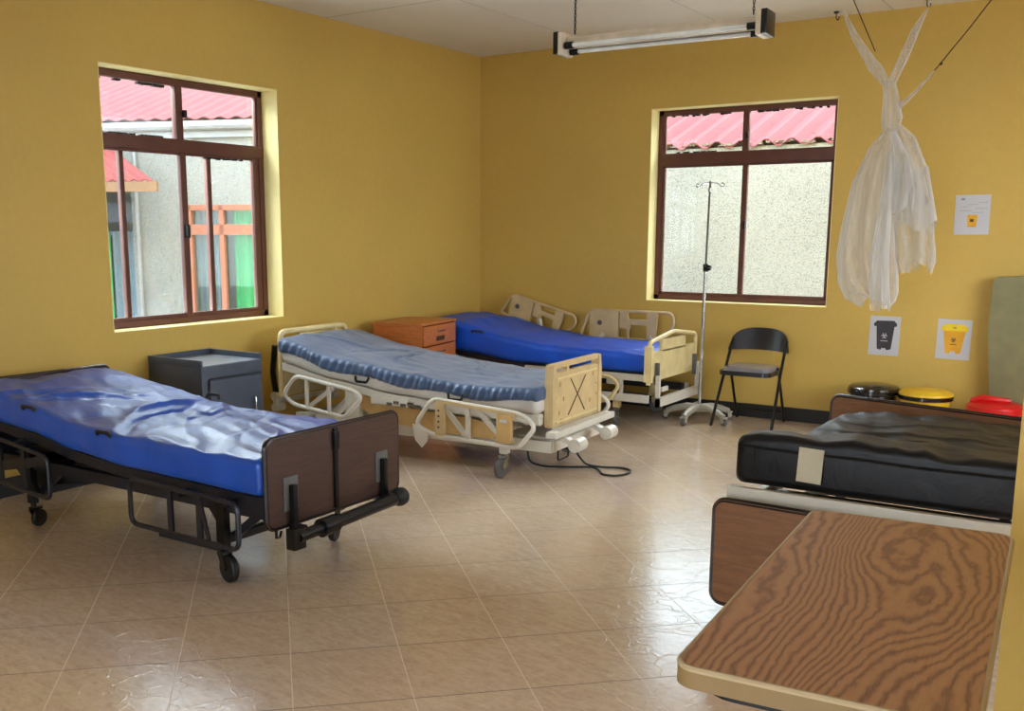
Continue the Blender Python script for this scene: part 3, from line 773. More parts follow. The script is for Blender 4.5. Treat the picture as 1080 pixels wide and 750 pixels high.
def rail2(y, s, dx, up=0.0):
    P = fillet([(-.70 + dx, y, .475 + up), (-.07 + dx, y, .435 + up), (.03 + dx, y, .365 + up), (-.09 + dx, y, .225 + up), (-.70 + dx, y, .245 + up), (-.83 + dx, y, .30 + up)], .05, True)
    m = MB().tube(P, .014, 10, True); m.bar((-.44 + dx, y, .24 + up), (-.44 + dx, y, .455 + up), .022, .026, up=(1, 0, 0))
    m.bar((-.60 + dx, y - s * .02, .40 + up), (-.46 + dx, y - s * .02, .25 + up), .016, .03, up=(1, 0, 0)); m.bar((-.38 + dx, y - s * .02, .42 + up), (-.20 + dx, y - s * .02, .26 + up), .016, .03, up=(1, 0, 0))
    m.prism([(-.85 + dx, .30 + up), (-.72 + dx, .27 + up), (-.74 + dx, .20 + up), (-.78 + dx, .155 + up), (-.83 + dx, .20 + up)], y - .005, y + .005, 'y')
    o = m.build('side_rail', M['white'], B2)
    MB().box((-.64 + dx, y, .355 + up), (.065, .03, .22), bev=.008).bar((-.62 + dx, y, .462 + up), (-.1 + dx, y, .428 + up), .034, .022).build('rail_grip', M['tan'], o)
    MB().box((-.18 + dx, y + s * .008, .335 + up), (.10, .03, .17), bev=.006).build('control_plate', M['tanedge'], o)
    q = MB().box((-.18 + dx, y + s * .026, .385 + up), (.05, .004, .018))
    q.build('printed_label', M['paper'], o)
    for i in range(4): MB().cyl((-.645 + dx, y, .30 + i * .035 + up), (-.645 + dx, y + s * .018, .30 + i * .035 + up), .007, 10).build('rail_button', M['xmark'], o)
rail2(-.58, -1, 0.0); rail2(.52, 1, 0.0, -.02)
def railh(y, s):
    P = fillet([(-1.82, y, .535), (-1.33, y, .475), (-1.25, y, .43), (-1.40, y, .285), (-1.84, y, .335), (-1.93, y, .40)], .05, True)
    m = MB().tube(P, .014, 10, True)
    for x, z0, z1 in ((-1.72, .32, .52), (-1.53, .30, .50)): m.bar((x, y, z0), (x, y, z1), .016, .024, up=(1, 0, 0))
    m.bar((-1.72, y - s * .03, .33), (-1.52, y - s * .03, .47), .014, .03, up=(1, 0, 0)); m.bar((-1.48, y - s * .03, .30), (-1.33, y - s * .03, .43), .014, .03, up=(1, 0, 0))
    m.build('side_rail', M['white'], B2)
railh(-.57, -1); railh(.52, 1)
cb = [(-.02, .0, .16), (.02, .02, .09), (.06, .05, .02), (.16, .08, .008), (.28, .14, .008), (.36, .10, .008), (.38, .0, .008), (.33, -.10, .008), (.24, -.10, .008), (.20, -.02, .008), (.12, .05, .012), (.0, -.02, .010), (-.16, -.10, .010), (-.26, -.12, .03), (-.28, -.1, .12)]
MB().tube(fillet(cb, .06), .007, 6).build('power_cord', M['rubber'], B2)
MB().box((-.02, -.02, .165), (.10, .14, .06), bev=.008).tube(fillet([(-.06, -.1, .15), (-.06, -.1, .06), (-.06, .05, .06), (-.06, .05, .15)], .02), .006, 6).build('cord_hook', M['blackmetal'], B2)

# ================================================================== BED 3  against the back wall
B3 = thing('hospital_bed', 'cream hospital bed with bright blue mattress standing along the back wall in the corner', 'bed', (-3.15, 7.51, 0), 0)
zb3 = lerp_prof([(-2.02, .55), (-1.7, .50), (-1.2, .445), (0, .44)])
zt3 = lerp_prof([(-2.02, .765), (-1.75, .735), (-1.3, .65), (-.9, .60), (0, .585)])
mattress('mattress', M['brightblue'], B3, -2.05, -.03, -.45, .43, zb3, zt3, .008, 5.2, .045, .02, folds=[(-1.7, 0, 1.5, .4, .10, .015), (-.2, -.3, 1.5, .1, .03, .008)])
strap(B3, -1.55, -.455, zt3(-1.55) - .03, .12, 'rubber', -1, -.012)
def endboard3(x, nm, z0, z1):
    m = MB(); w = .455
    m.prism(rrect(-w + .03, w - .03, z0, z1 - .10, .02), x - .012, x + .012)
    m.prism(rrect(-.24, .22, z1 - .11, z1 - .02, .02), x - .012, x + .012)
    o = m.build(nm, M['cream'], B3)
    P = fillet([(x, -w, z0 - .02), (x, -w, z1 - .025), (x, 0, z1 + .03), (x, w, z1 - .025), (x, w, z0 + .06)], .05)
    MB().tube(P, .017, 10).bar((x, -w, z0), (x, -w, z1 - .05), .06, .035, up=(0, 1, 0)).build('handle_frame', M['cream'], o)
    return o
fo3 = endboard3(0, 'footboard', .375, .70); endboard3(-2.10, 'headboard', .30, .70)
for y_ in (-.36, .38): MB().box((.03, y_, .43), (.03, .03, .17), bev=.004).build('slot_plate', M['greyrub'], fo3)
m = MB(); m.bar((.05, -.40, .215), (.05, .42, .215), .03, .07); m.bar((.05, -.385, .18), (.05, -.385, .42), .03, .03); m.bar((.05, .40, .18), (.05, .40, .45), .03, .03)
m.bar((-.02, -.40, .235), (-.95, -.40, .235), .03, .06); m.bar((-.02, .40, .235), (-.95, .40, .235), .03, .06); m.bar((-.02, -.42, .40), (-1.1, -.42, .40), .03, .05); m.bar((-.02, .40, .40), (-1.1, .40, .40), .03, .05)
m.box((-.30, -.42, .36), (.12, .03, .05), bev=.005); m.bar((-.25, -.40, .25), (-.25, -.40, .40), .025)
m.build('foot_frame', M['white'], B3)
m = MB().box((.03, -.22, .30), (.02, .12, .035), bev=.004); m.build('pedal_label', M['whitevinyl'], B3)
fr = MB()
for yy in (-.40, .39): sweep_xz(fr, zb3, -2.03, -.05, yy, .035, .04, -.004)
for x in [-.1 - .24 * i for i in range(9)]: fr.bar((x, -.40, zb3(x) - .025), (x, .39, zb3(x) - .025), .05, .025)
for yy in (-.36, .36): fr.bar((-2.0, yy, .24), (-.05, yy, .24), .05, .06)
fr.box((-1.0, 0, .27), (.5, .5, .1), bev=.02); fr.bar((-.5, -.3, .25), (-.8, -.3, .42), .03, .04, up=(1, 0, 0)); fr.bar((-1.5, -.3, .25), (-1.3, -.3, .44), .03, .04, up=(1, 0, 0))
fr.build('chassis', M['darkmetal'], B3)
for x, y, a in ((-.31, -.34, R(-80)), (-.31, .34, R(30)), (-1.8, -.34, R(90)), (-1.8, .34, R(50))):
    MB().box((x, y, .20), (.055, .05, .12), bev=.008).build('leg', M['cream'], B3)
    caster(B3, x, y, .16, .058, a, 'chrome', 'greyrub', .03, .03)
P = fillet([(-.36, -.50, .41), (-.28, -.50, .40), (-.22, -.50, .34), (-.30, -.50, .22), (-.40, -.50, .20), (-.9, -.5, .22), (-.9, -.5, .42)], .04, True)
MB().tube(P, .014, 8, True).bar((-.6, -.5, .21), (-.6, -.5, .42), .02, .02).build('side_rail', M['cream'], B3)
def rail3(x0, x1, z0, z1, y, tilt, nm):
    c = Vector(((x0 + x1) / 2, y, (z0 + z1) / 2)); w, h = (x1 - x0) / 2, (z1 - z0) / 2
    m = MB(); m.tube(fillet([(-w, 0, -h), (-w + .10, 0, h), (w - .03, 0, h), (w, 0, h * .3), (w - .10, 0, -h)], .05, True), .014, 10, True)
    m.prism(rrect(-w + .10, -.15 * w, -h, h, .02), -.012, .012, 'y')
    m.prism([(-.12 * w, h), (-.12 * w, -h * .2), (-.02 * w, -h * .25), (.10 * w, -h * .25), (.10 * w, 0.05 * h), (.45 * w, .05 * h), (.45 * w, -h), (.62 * w, -h), (.66 * w, h), (.46 * w, h), (.44 * w, .45 * h), (.05 * w, .45 * h), (.02 * w, h)], -.014, .014, 'y')
    m.bar((.05 * w, 0, -h * .2), (.05 * w, 0, -h * 1.3), .02, .02)
    m.xf(Matrix.Translation(c) @ Matrix.Rotation(tilt, 4, 'Y'))
    o = m.build(nm, M['tan'], B3)
    k = MB().cyl((-.55 * w, -.02, .1 * h), (-.55 * w, -.012, .1 * h), .022, 14).xf(Matrix.Translation(c) @ Matrix.Rotation(tilt, 4, 'Y')); k.build('rail_knob', M['greyrub'], o)
rail3(-1.09, -.20, .585, .825, .49, 0, 'side_rail'); rail3(-1.92, -1.13, .655, .86, .49, R(15), 'side_rail')
for a_, b_ in (((-1.02, .46, .45), (-.85, .48, .62)), ((-.3, .46, .45), (-.42, .48, .62)), ((-1.45, .46, .5), (-1.5, .48, .72))): MB().bar(a_, b_, .03).build('rail_arm', M['white'], B3)

# ================================================================== BED 4  right foreground
B4 = thing('hospital_bed', 'hospital bed with black mattress and brown wood end boards, behind the overbed table', 'bed', (-.84, 3.53, 0), 0)
zb4 = lerp_prof([(.13, .565), (.5, .53), (.9, .47), (1.75, .45)])
zt4 = lerp_prof([(.13, .75), (.32, .745), (.6, .66), (.95, .615), (1.75, .61)])
mattress('mattress', M['blackvinyl'], B4, .13, 1.74, -.43, .56, zb4, zt4, .016, 9.3, .03, .010, swap=True, folds=[(.9, -.1, 1.35, .5, .02, .014), (1.15, 0, 1.45, .5, .02, .012), (.7, .1, 1.5, .5, .018, -.012), (1.4, -.1, 1.5, .4, .018, .008)])
MB().tube([(-.42, .128, .712), (-.2, .126, .708), (0, .127, .710), (.2, .126, .705), (.54, .128, .708)], .006, 6).build('seam_fold', M['blackvinyl'], B4)
mt = MB().box((-.150, .118, .668), (.088, .006, .125), (R(-3), R(2), 0)); mt.build('care_label', M['tag'], B4, label='pale cloth label')
def board4(nm, c, rz, tilt, z0, z1, w=.455):
    m = MB().prism(rrect(-w, w, z0, z1, .045), -.012, .012, 'y'); mat_ = Matrix.Translation((c[0], c[1], 0)) @ Matrix.Rotation(rz, 4, 'Z') @ Matrix.Translation((0, 0, z1)) @ Matrix.Rotation(tilt, 4, 'Y') @ Matrix.Translation((0, 0, -z1))
    m.xf(mat_); o = m.build(nm, M['brownwood'], B4)
    e = MB().tube([(a, 0, b) for a, b in rrect(-w + .006, w - .006, z0 + .006, z1 - .006, .040, 6)], .0135, 8, True); e.xf(mat_); e.build('edge_band', M['blackmetal'], o)
    return o
board4('footboard', (-.01, .0), R(-3), 0, .12, .525); board4('headboard', (-.03, 1.79), R(-9), R(1.0), .25, .655, .51)
m = MB(); m.box((.06, .105, .53), (1.01, .03, .058), bev=.004); m.box((-.44, .8, .44), (.03, 1.5, .05), bev=.004); m.box((.545, .8, .44), (.03, 1.5, .05), bev=.004); m.build('deck_rail', M['white'], B4)
m = MB()
m.box((.06, .10, .475), (.98, .03, .04), bev=.004); m.bar((-.42, .10, .46), (-.30, .06, .42), .03); m.bar((-.38, .08, .45), (.4, .08, .45), .02)
for y in (.3, .6, .9, 1.2, 1.5): m.bar((-.42, y, .43), (.53, y, .43), .04, .02)
for x in (-.38, .40): m.bar((x, .1, .32), (x, 1.72, .32), .04, .06); m.bar((x, .3, .32), (x, .55, .44), .025, .03); m.bar((x, 1.5, .32), (x, 1.2, .44), .025, .03)
for y in (.12, .7, 1.2, 1.7): m.bar((-.38, y, .32), (.40, y, .32), .04, .04)
m.build('chassis', M['darkmetal'], B4)
m = MB().box((-.30, .085, .475), (.06, .01, .03), bev=.003); m.build('rail_tag', M['white'], B4)
for x in (-.38, .40):
    for y in (.25, 1.55):
        MB().bar((x, y, .13), (x, y, .34), .04, .04).build('leg', M['darkmetal'], B4); caster(B4, x, y, .15, .055, R(60), 'blackmetal', 'rubber')

# ================================================================== overbed table
ta = R(4.1)
OT = thing('overbed_table', 'wheeled overbed table with oak-grain laminate top in the right foreground', 'table', (-.36, 1.76, 0), ta)
ZT = .90
def top_outline(w, l, r=.03): return rrect(-w, w, -l, l, r, 6)
tp = MB().prism(top_outline(.190, .463), ZT - .005, ZT, 'z').build('tabletop', M['oak'], OT)
MB().prism(top_outline(.196, .470, .034), ZT - .032, ZT - .004, 'z').build('edge_band', M['oakedge'], tp)
MB().tube([(a, b, ZT - .004) for a, b in top_outline(.193, .466, .032)], .005, 8, True).build('rim', M['oaklip'], tp)
m = MB(); m.prism(rrect(-.165, .175, -.44, .44, .05), ZT - .052, ZT - .032, 'z'); m.build('under_frame', M['blackmetal'], OT)
m = MB(); m.bar((.13, -.05, .10), (.13, -.05, .58), .07, .05); m.build('outer_column', M['oakedge'], OT)
MB().bar((.13, -.05, .5), (.13, -.05, ZT - .05), .055, .038).build('inner_column', M['chrome'], OT)
MB().box((.10, .08, ZT - .065), (.05, .10, .02), bev=.004).build('height_lever', M['blackmetal'], OT)
m = MB(); m.bar((.13, -.36, .085), (.13, .30, .085), .06, .035); m.bar((.13, -.33, .085), (-.20, -.33, .085), .05, .03); m.bar((.13, .27, .085), (-.20, .27, .085), .05, .03); m.build('base', M['oakedge'], OT)
for x, y in ((.13, -.33), (-.18, -.33), (.13, .27), (-.18, .27)): caster(OT, x, y, .08, .025, R(40), 'blackmetal', 'rubber', .015, .018)

# ================================================================== cabinets
C1 = thing('bedside_cabinet', 'blue-grey bedside cabinet with raised lip, against the left wall under the window', 'cabinet', (-5.11, 4.475, 0), 0)
bx = MB(); bx.box((-.0, 0, .34), (.50, .51, .66), bev=.004); 
for x in (-.2, .2):
    for y in (-.2, .2): bx.cyl((x, y, 0), (x, y, .03), .02, 10)
bx.build('body', M['greyblue'], C1)
MB().box((.0, 0, .672), (.49, .50, .008)).build('top_panel', M['greytop'], C1)
m = MB(); m.box((0, -.25, .69), (.50, .014, .045), bev=.004).box((0, .25, .69), (.50, .014, .045), bev=.004).box((-.245, 0, .69), (.014, .50, .045), bev=.004); m.build('raised_lip', M['greyblue'], C1)
d = MB().box((.256, .02, .31), (.014, .44, .54), bev=.003).build('door', M['greyblue'], C1)
MB().tube([(.28, .16, .30), (.285, .16, .31), (.285, .16, .43), (.28, .16, .44)], .006, 8).build('handle', M['chrome'], d)
m = MB().bar((.262, -.20, .592), (.262, .24, .592), .006, .008).bar((.262, -.205, .04), (.262, -.205, .59), .006, .006); m.build('door_gap', M['black_skirt'], C1)

C2 = thing('bedside_cabinet', 'cherry-wood bedside cabinet with drawers, in the corner between the two far beds', 'cabinet', (-5.035, 6.635, 0), R(9.5))
m = MB(); m.box((0, -.300, .382), (.43, .018, .765)).box((0, .300, .382), (.43, .018, .765)).box((-.206, 0, .382), (.018, .60, .765)).box((0, 0, .06), (.42, .59, .02)); m.build('body', M['cherry'], C2)
MB().box((0.0, 0, .775), (.45, .635, .02), bev=.004).build('top_panel', M['cherry'], C2)
for i, (z, hh) in enumerate(((.68, .155), (.515, .155), (.29, .27))):
    d = MB().box((.222, 0, z), (.016, .575, hh), bev=.002).build('drawer' if i < 2 else 'door', M['cherry'], C2)
    MB().tube(fillet([(.232, -.06, z + .03), (.248, -.055, z + .03), (.248, .055, z + .03), (.232, .06, z + .03)], .008), .006, 8).build('handle', M['chrome'], d)
    if i == 0:
        q = MB(); q.tube([(.232, -.075 + k * .0085, z - .030 + .016 * (1 if k % 2 else -1)) for k in range(18)], .005, 5)
        q.build('marker_scrawl', M['xmark'], d)

# ================================================================== folding chair
CH = thing('folding_chair', 'black metal folding chair with padded seat and backrest, against the back wall under the window', 'chair', (-2.58, 7.72, 0), R(1))
def chair():
    for s in (-1, 1):
        MB().tube(fillet([(s * .235, -.22, .012), (s * .218, .02, .45), (s * .212, .155, .66)], .1), .012, 8).build('front_leg', M['blackmetal'], CH)
        MB().tube([(s * .19, .27, .012), (s * .19, .06, .42), (s * .19, .02, .46)], .011, 8).build('rear_leg', M['blackmetal'], CH)
    MB().tube([(-.19, .235, .09), (.19, .235, .09)], .009, 8).tube([(-.228, -.15, .16), (.228, -.15, .16)], .001, 4).build('stretcher', M['blackmetal'], CH)
    st = MB(); ol = rrect(-.20, .20, -.22, .17, .06, 6); st.prism(ol, .415, .45, 'z'); st.build('seat', M['chairpad'], CH)
    st = MB(); ol = rrect(-.185, .185, -.20, .15, .06, 6); ol2 = rrect(-.165, .165, -.18, .13, .05, 6); n = len(ol)
    vs = [(a, b, .45) for a, b in ol] + [(a, b, .475) for a, b in ol2]; st.add(vs, [tuple(range(n, 2 * n))] + [(i, (i + 1) % n, n + (i + 1) % n, n + i) for i in range(n)])
    st.build('seat_pad', M['chairgrey'], CH)
    # backrest: curved panel with arched top
    b = MB(); N = 20; zlo = []; vs = []
    for lay in (-.012, .012):
        for i in range(N + 1):
            t = -1 + 2 * i / N; x = t * .238 - .006; yc = .205 - .055 * t * t
            ztop = .585 + .165 * (1 - abs(t) ** 3.2) ** .45; zbt = .570 + .01 * (1 - t * t)
            for k in range(5):
                z = zbt + (ztop - zbt) * k / 4; vs.append((x, yc + lay + (z - .6) * .22, z))
    W_ = 5; o2 = (N + 1) * W_; fs = []
    for i in range(N):
        for k in range(4):
            a = i * W_ + k; fs.append((a, a + 1, a + W_ + 1, a + W_)); fs.append((o2 + a, o2 + a + W_, o2 + a + W_ + 1, o2 + a + 1))
    for i in range(N):
        a = i * W_; fs.append((a, a + W_, o2 + a + W_, o2 + a)); a += 4; fs.append((a, o2 + a, o2 + a + W_, a + W_))
    for i in (0, N):
        for k in range(4): a = i * W_ + k; fs.append((a, a + 1, o2 + a + 1, o2 + a))
    b.add(vs, fs); b.build('backrest', M['chairpad'], CH, 50)
chair()

# ================================================================== IV stand
IV = thing('drip_stand', 'tall steel drip stand on a wheeled base, just left of the folding chair', 'drip stand', (-2.985, 7.69, 0), 0)
MB().tube([(0, 0, .09), (.005, 0, 1.20)], .013, 10).build('lower_pole', M['chrome'], IV)
MB().tube([(.005, 0, 1.20), (.015, 0, 1.88)], .008, 10).build('upper_pole', M['greyrub'], IV)
MB().lathe([(.0, -.02), (.018, -.02), (.026, 0), (.018, .02), (0, .02)], (.03, -.01, 1.22), 'x').cyl((.005, 0, 1.19), (.005, 0, 1.25), .02, 12).build('height_knob', M['blackmetal'], IV)
m = MB()
for s in (-1, 1):
    m.tube(fillet([(.015, 0, 1.87), (s * .06 + .015, 0, 1.865), (s * .085 + .015, 0, 1.84), (s * .10 + .015, 0, 1.835), (s * .118 + .015, 0, 1.85), (s * .10 + .015, 0, 1.868), (s * .088 + .015, 0, 1.86)], .01), .004, 6)
m.cyl((.015, 0, 1.80), (.015, 0, 1.83), .014, 10); m.build('hook_bar', M['chrome'], IV)
hubm = MB().lathe([(0, 0.075), (.05, .08), (.045, .11), (.02, .135), (0, .135)], (0, 0, 0)); hubm.build('hub', M['ivgrey'], IV)
for k in range(5):
    a = R(-95 + 72 * k); u, v = cos(a), sin(a)
    m = MB(); m.tube([(0, 0, .11), (u * .10, v * .10, .115), (u * .19, v * .19, .095), (u * .262, v * .262, .070)], [.030, .030, .027, .022], 8); m.build('base_arm', M['ivgrey'], IV)
    caster(IV, u * .258, v * .258, .07, .026, a, 'ivgrey', 'greyrub', .008, .03)

# ================================================================== waste bins behind bed 4
def bin_(x, y, label, body, lid, rim, zt, rl):
    t = thing('waste_bin', label, 'bin', (x, y, 0), 0, None)
    MB().lathe([(rl * .68, .0), (rl * .70, .02), (rl * .90, zt - .06), (rl * .90, zt - .05)]).build('bin_body', body, t)
    MB().lathe([(rl * .96, zt - .065), (rl, zt - .06), (rl, zt - .035), (rl * .96, zt - .03)]).build('rim', rim, t)
    MB().lathe([(rl * .98, zt - .032), (rl * .97, zt - .018), (rl * .85, zt - .002), (rl * .5, zt + .008), (0.001, zt + .010)], seg=32).build('lid', lid, t)
    return t
bin_(-1.70, 7.84, 'black waste bin with glossy domed black lid, leftmost behind the headboard on the right', M['binblack'], M['binblack'], M['binblack'], .385, .185)
t = bin_(-1.335, 7.80, 'yellow waste bin with black rim under its lid, between black and red bins', M['binyellow'], M['binyellow'], M['binblack'], .380, .185)
t = bin_(-.88, 7.76, 'red waste bin at the right end of the row behind the headboard', M['binred'], M['binred'], M['binred'], .335, .185)
MB().tube([(-.15, -.02, .34), (-.08, -.04, .365), (0, -.03, .36), (.09, 0, .355)], [.02, .028, .026, .016], 8).build('bag_bundle', M['binred'], t, label='bunched red plastic liner')
# upright grey-green panel behind the red bin
up = MB().prism([(-.955, .25), (-.95, .30), (-.995, .80), (-.99, 1.15), (-.97, 1.185), (-.2, 1.23), (-.17, 1.2), (-.17, 0.0), (-.95, 0.0)], 7.99, 8.07, 'y')
upo = up.build('padded_board', M['olive'], None, loc=(-.6, 8.03, 0)); tag(upo, 'tall grey-green padded board standing upright against the back wall, behind the red bin', 'board')

# ================================================================== posters
def poster(x0, x1, z0, z1, label, kind, rot=0.0):
    cx, cz = (x0 + x1) / 2, (z0 + z1) / 2; t = thing('poster', label, 'poster', (cx, YB - .002, cz), 0, None); t.rotation_euler = (0, rot, 0)
    w, h = (x1 - x0) / 2, (z1 - z0) / 2
    MB().box((0, 0, 0), (2 * w, .0015, 2 * h)).build('sheet', M['paper'], t)
    def flat(pts, y, nm, mt): MB().prism(pts, -y - .0006, -y, 'y').build(nm, mt, t)
    def bio(cx_, cz_, s, mt):
        m = MB()
        for k in range(3):
            a = R(90 + 120 * k); ox, oz = cx_ + cos(a) * s * .5, cz_ + sin(a) * s * .5
            P = [(ox + s * .48 * cos(a + R(q)), -.0032, oz + s * .48 * sin(a + R(q))) for q in [-180 + 35 + 290 * j / 14 - 0 for j in range(15)]]
            P = [(ox + s * .48 * cos(a + R(35 + 290 * j / 14)), -.0032, oz + s * .48 * sin(a + R(35 + 290 * j / 14))) for j in range(15)]
            m.tube(P, s * .11, 5)
        P = [(cx_ + s * .42 * cos(2 * pi * j / 14), -.0030, cz_ + s * .42 * sin(2 * pi * j / 14)) for j in range(14)]
        m.tube(P, s * .06, 5, True); m.build('biohazard_symbol', mt, t)
    if kind == 'black':
        flat([(-.062, .078), (.068, .078), (.052, -.10), (.02, -.108), (.014, -.094), (-.014, -.094), (-.02, -.108), (-.048, -.10)], .0012, 'printed_bin', M['pdark'])
        flat([(-.082, .088), (-.06, .112), (.062, .116), (.084, .092), (.082, .072), (-.078, .070)], .0016, 'printed_lid', M['pdark'])
        bio(0, .0, .022, M['paper']); flat([(-.026, -.036), (.026, -.036), (.026, -.041), (-.026, -.041)], .0022, 'caption_line', M['paper'])
    elif kind == 'yellow':
        flat([(-.072, .07), (.078, .07), (.052, -.10), (.022, -.104), (.014, -.086), (-.014, -.086), (-.022, -.104), (-.050, -.10)], .0012, 'printed_bin', M['porange'])
        flat([(-.090, .062), (-.084, .094), (-.05, .112), (.055, .112), (.088, .094), (.092, .062)], .0016, 'printed_lid', M['pyellow'])
        bio(0, -.005, .019, M['pdark']); flat([(-.022, -.034), (.022, -.034), (.022, -.039), (-.022, -.039)], .0022, 'caption_line', M['pdark'])
        flat([(-.008, .082), (.012, .082), (.012, .088), (-.008, .088)], .0022, 'lid_mark', M['pdark'])
    else:
        flat([(-.03, .0), (.035, .0), (.03, -.085), (-.025, -.085)], .0012, 'printed_bin', M['porange'])
        flat([(-.012, -.03), (.012, -.03), (.012, -.05), (-.012, -.05)], .0018, 'printed_mark', M['xmark'])
        flat([(-.075, .118), (-.055, .118), (-.050, .103), (-.08, .103)], .0012, 'printed_emblem', M['pgrey'])
        m = MB(); rr = random.Random(3)
        for r_, (a, b) in enumerate([(.04, .085), (-.03, .03), (-.075, -.04), (.02, .09), (-.08, -.01), (.0, .07)]):
            x = a
            while x < b:
                l = rr.uniform(.006, .016); m.box((x + l / 2, -.0014, .085 - .014 * r_), (l, .0008, .0035)); x += l + .004
        m.build('text_lines', M['pgrey'], t)
poster(-1.816, -1.598, .577, .872, 'paper poster of a black bin with white biohazard sign, below the hanging net', 'black', R(.6))
poster(-1.343, -1.115, .579, .870, 'paper poster of a yellow bin with dark biohazard sign, right of the black-bin poster', 'yellow', R(.8))
poster(-1.290, -1.063, 1.477, 1.755, 'paper notice with faint text and a small amber bin picture, highest on the back wall', 'notice', R(-.5))

# ================================================================== mosquito net
MN = thing('mosquito_net', 'white mosquito net knotted into a hanging bundle beside the back window', 'mosquito net', (-1.55, 7.2, 0), 0)
def drape(secs, nm, folds, depth, seed, yoff=0.0, closed_bottom=False, amp=.35):
    """secs (x left, x right, z) in world; lofted folded cloth tube"""
    mb = MB(); seg = 96; rows = []; ss = []
    for a, b in zip(secs, secs[1:]):
        for k in range(6): t = k / 6; ss.append(tuple(a[i] + (b[i] - a[i]) * t for i in range(3)))
    ss.append(secs[-1]); n = len(ss)
    for j, (x0, x1, z) in enumerate(ss):
        c = (x0 + x1) / 2 + 1.55; w = (x1 - x0) / 2; dd = min(depth, w * 1.0); g = min(1, w / .08); row = []
        for k in range(seg):
            a = 2 * pi * k / seg; tt = j / n
            f = 1 - amp * g * (.5 + .5 * sin(a * folds + seed + 1.3 * sin(tt * 3 + seed) + 1.5 * noise.noise(Vector((a, tt * 2, seed))))) * (1 - abs(cos(a)) ** 6)
            hz = .035 * g * tt * sin(a * 3 + seed) * (1 if j > n * .6 else 0)
            row.append((c + w * cos(a) * (1 - .04 * g * sin(a * folds)), yoff + dd * f * sin(a), z + hz))
        rows.append(row)
    vs = [p for r_ in rows for p in r_]; fs = []
    for j in range(n - 1):
        for k in range(seg): k2 = (k + 1) % seg; fs.append((j * seg + k, j * seg + k2, (j + 1) * seg + k2, (j + 1) * seg + k))
    mb.add(vs, fs); return mb.build(nm, M['net'], MN, 180)
drape([(-1.64, -1.565, 2.46), (-1.629, -1.536, 2.371), (-1.631, -1.502, 2.221), (-1.615, -1.525, 2.14)], 'knotted_neck', 5, .05, .4, amp=.3)
drape([(-1.605, -1.53, 2.16), (-1.70, -1.516, 2.03), (-1.784, -1.514, 1.815), (-1.833, -1.507, 1.538), (-1.855, -1.481, 1.338), (-1.83, -1.455, 1.17), (-1.78, -1.45, 1.08), (-1.68, -1.46, 1.03)], 'main_drape', 7, .13, 1.2)
drape([(-1.56, -1.53, 2.0), (-1.58, -1.51, 1.7), (-1.62, -1.50, 1.3), (-1.60, -1.47, 1.005)], 'inner_fold', 4, .05, 3.3, -.11)
drape([(-1.545, -1.505, 2.18), (-1.53, -1.413, 2.097), (-1.52, -1.324, 1.887), (-1.51, -1.248, 1.537)], 'side_drape', 6, .10, 2.2)
drape([(-1.53, -1.36, 1.9), (-1.52, -1.28, 1.6), (-1.50, -1.24, 1.33), (-1.47, -1.26, 1.26)], 'lower_drape', 6, .07, 5.2, .02)
drape([(-1.550, -1.515, 2.13), (-1.53, -1.428, 1.979), (-1.518, -1.378, 1.767), (-1.52, -1.38, 1.634)], 'front_flap', 4, .04, 4.0, -.10)
drape([(-1.925, -1.915, 2.93), (-1.855, -1.801, 2.746), (-1.742, -1.659, 2.557), (-1.64, -1.59, 2.44)], 'left_tie', 3, .025, 1.0, amp=.2)
drape([(-1.395, -1.388, 2.90), (-1.485, -1.434, 2.767), (-1.552, -1.489, 2.6), (-1.62, -1.564, 2.43)], 'right_tie', 3, .025, 2.0, amp=.2)
def strand(P, r, nm, mt, seg=6): return MB().tube([(p[0] + 1.55, p[1] - 7.2, p[2]) for p in P], r, seg).build(nm, M[mt], MN)
strand([(-2.138, 7.94, 3.06), (-2.03, 7.55, 2.99), (-1.92, 7.2, 2.925)], .003, 'left_string', 'net')
strand([(-1.522, 7.84, 3.06), (-1.45, 7.5, 2.98), (-1.391, 7.2, 2.895)], .003, 'right_string', 'net')
strand([(-1.53, 7.2, 2.29), (-1.42, 7.12, 2.37), (-1.30, 7.02, 2.475)], [.018, .012, .004], 'side_tie', 'net', 8)
strand([(-1.30, 7.02, 2.475), (-1.10, 6.85, 2.67), (-.72, 6.5, 3.06)], .0035, 'long_cord', 'rope')
strand([(-1.90, 7.25, 3.06), (-1.70, 7.2, 2.65)], .0035, 'short_cord', 'rope')
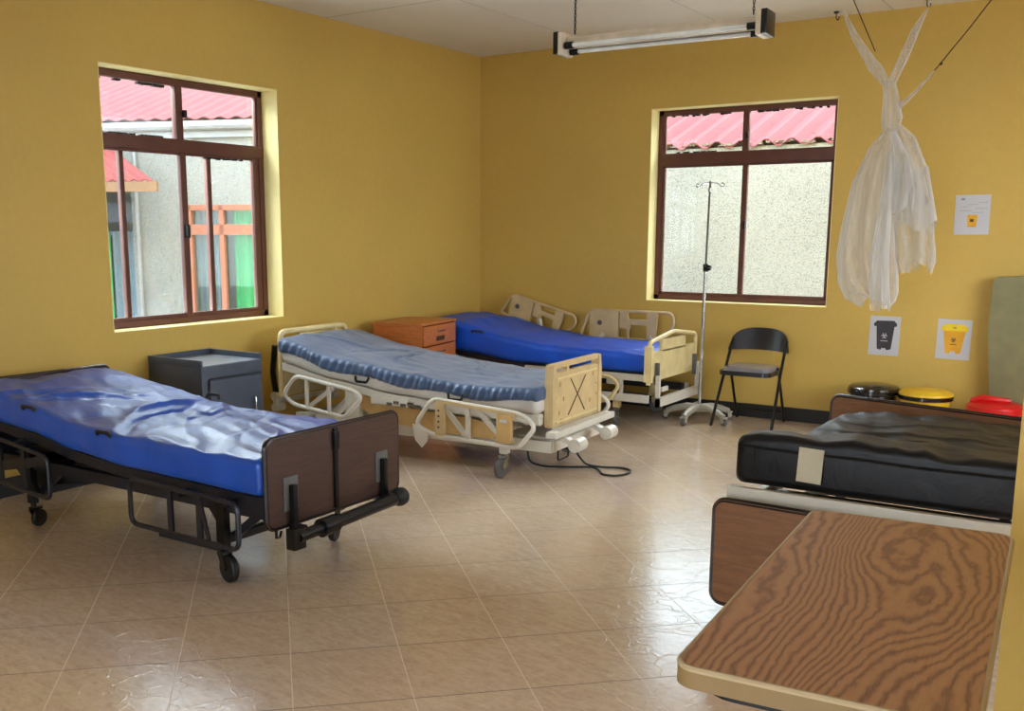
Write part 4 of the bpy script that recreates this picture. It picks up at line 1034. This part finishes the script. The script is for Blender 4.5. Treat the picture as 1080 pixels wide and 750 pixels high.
MB().lathe([(0, -.012), (.012, 0), (0, .012)], (-1.262 + 1.55, 7.0 - 7.2, 2.51), seg=8).build('cord_knot', M['rope'], MN)
def hook(x, y, label):
    h = MB().cyl((x, y, H), (x, y, H - .012), .018, 12).tube(fillet([(x, y, H - .01), (x, y, H - .05), (x + .02, y - .01, H - .065), (x + .025, y - .01, H - .04)], .01), .004, 6)
    o = h.build('ceiling_hook', M['blackmetal'], None, loc=(x, y, H)); tag(o, label, 'hook')
hook(-2.16, 7.93, 'small black ceiling hook with knotted cord, holding the net\'s left string')
hook(-1.53, 7.83, 'small black ceiling hook above the net, holding its right string')

# ================================================================== hanging fluorescent lamp
FL = thing('fluorescent_lamp', 'twin-tube fluorescent batten with dark end caps hanging on chains from the ceiling', 'ceiling lamp', (-2.66, 5.955, 2.615), R(2.5))
L2 = .625
m = MB(); m.box((0, .03, .055), (2 * L2 - .04, .09, .07), bev=.006); m.prism([(.015, .02), (.075, .02), (.11, .062), (.11, .075), (-.02, .09), (-.02, .08)], -L2 + .02, L2 - .02); m.build('batten', M['fitting'], FL)
for s in (-1, 1): MB().prism(rrect(-.085, .085, -.02, .115, .01), s * L2 - .018, s * L2 + .012).build('end_plate', M['fitting'], FL)
for s in (-1, 1):
    MB().box((s * (L2 + .028), 0, .05), (.035, .172, .135), bev=.006).build('end_cap', M['blackmetal'], FL)
    for y_, z_ in ((-.045, .035), (.035, .008)): MB().cyl((s * (L2 - .02), y_, z_), (s * (L2 - .075), y_, z_), .022, 12).build('tube_holder', M['blackmetal'], FL)
for y, z in ((-.045, .035), (.035, .008)): MB().cyl((-L2 + .07, y, z), (L2 - .07, y, z), .014, 16).build('tube', M['tube'], FL)
for s in (-1, 1):
    m = MB(); z = .12; k = 0; x = s * (L2 - .06)
    while z < H - 2.615 - .008:
        P = [(x + (.006 * cos(q) if k % 2 else 0), .01 + (0 if k % 2 else .006 * cos(q)), z + .013 * sin(q)) for q in [2 * pi * j / 8 for j in range(8)]]
        m.tube(P, .003, 5, True); z += .02; k += 1
    m.build('chain', M['blackmetal'], FL)
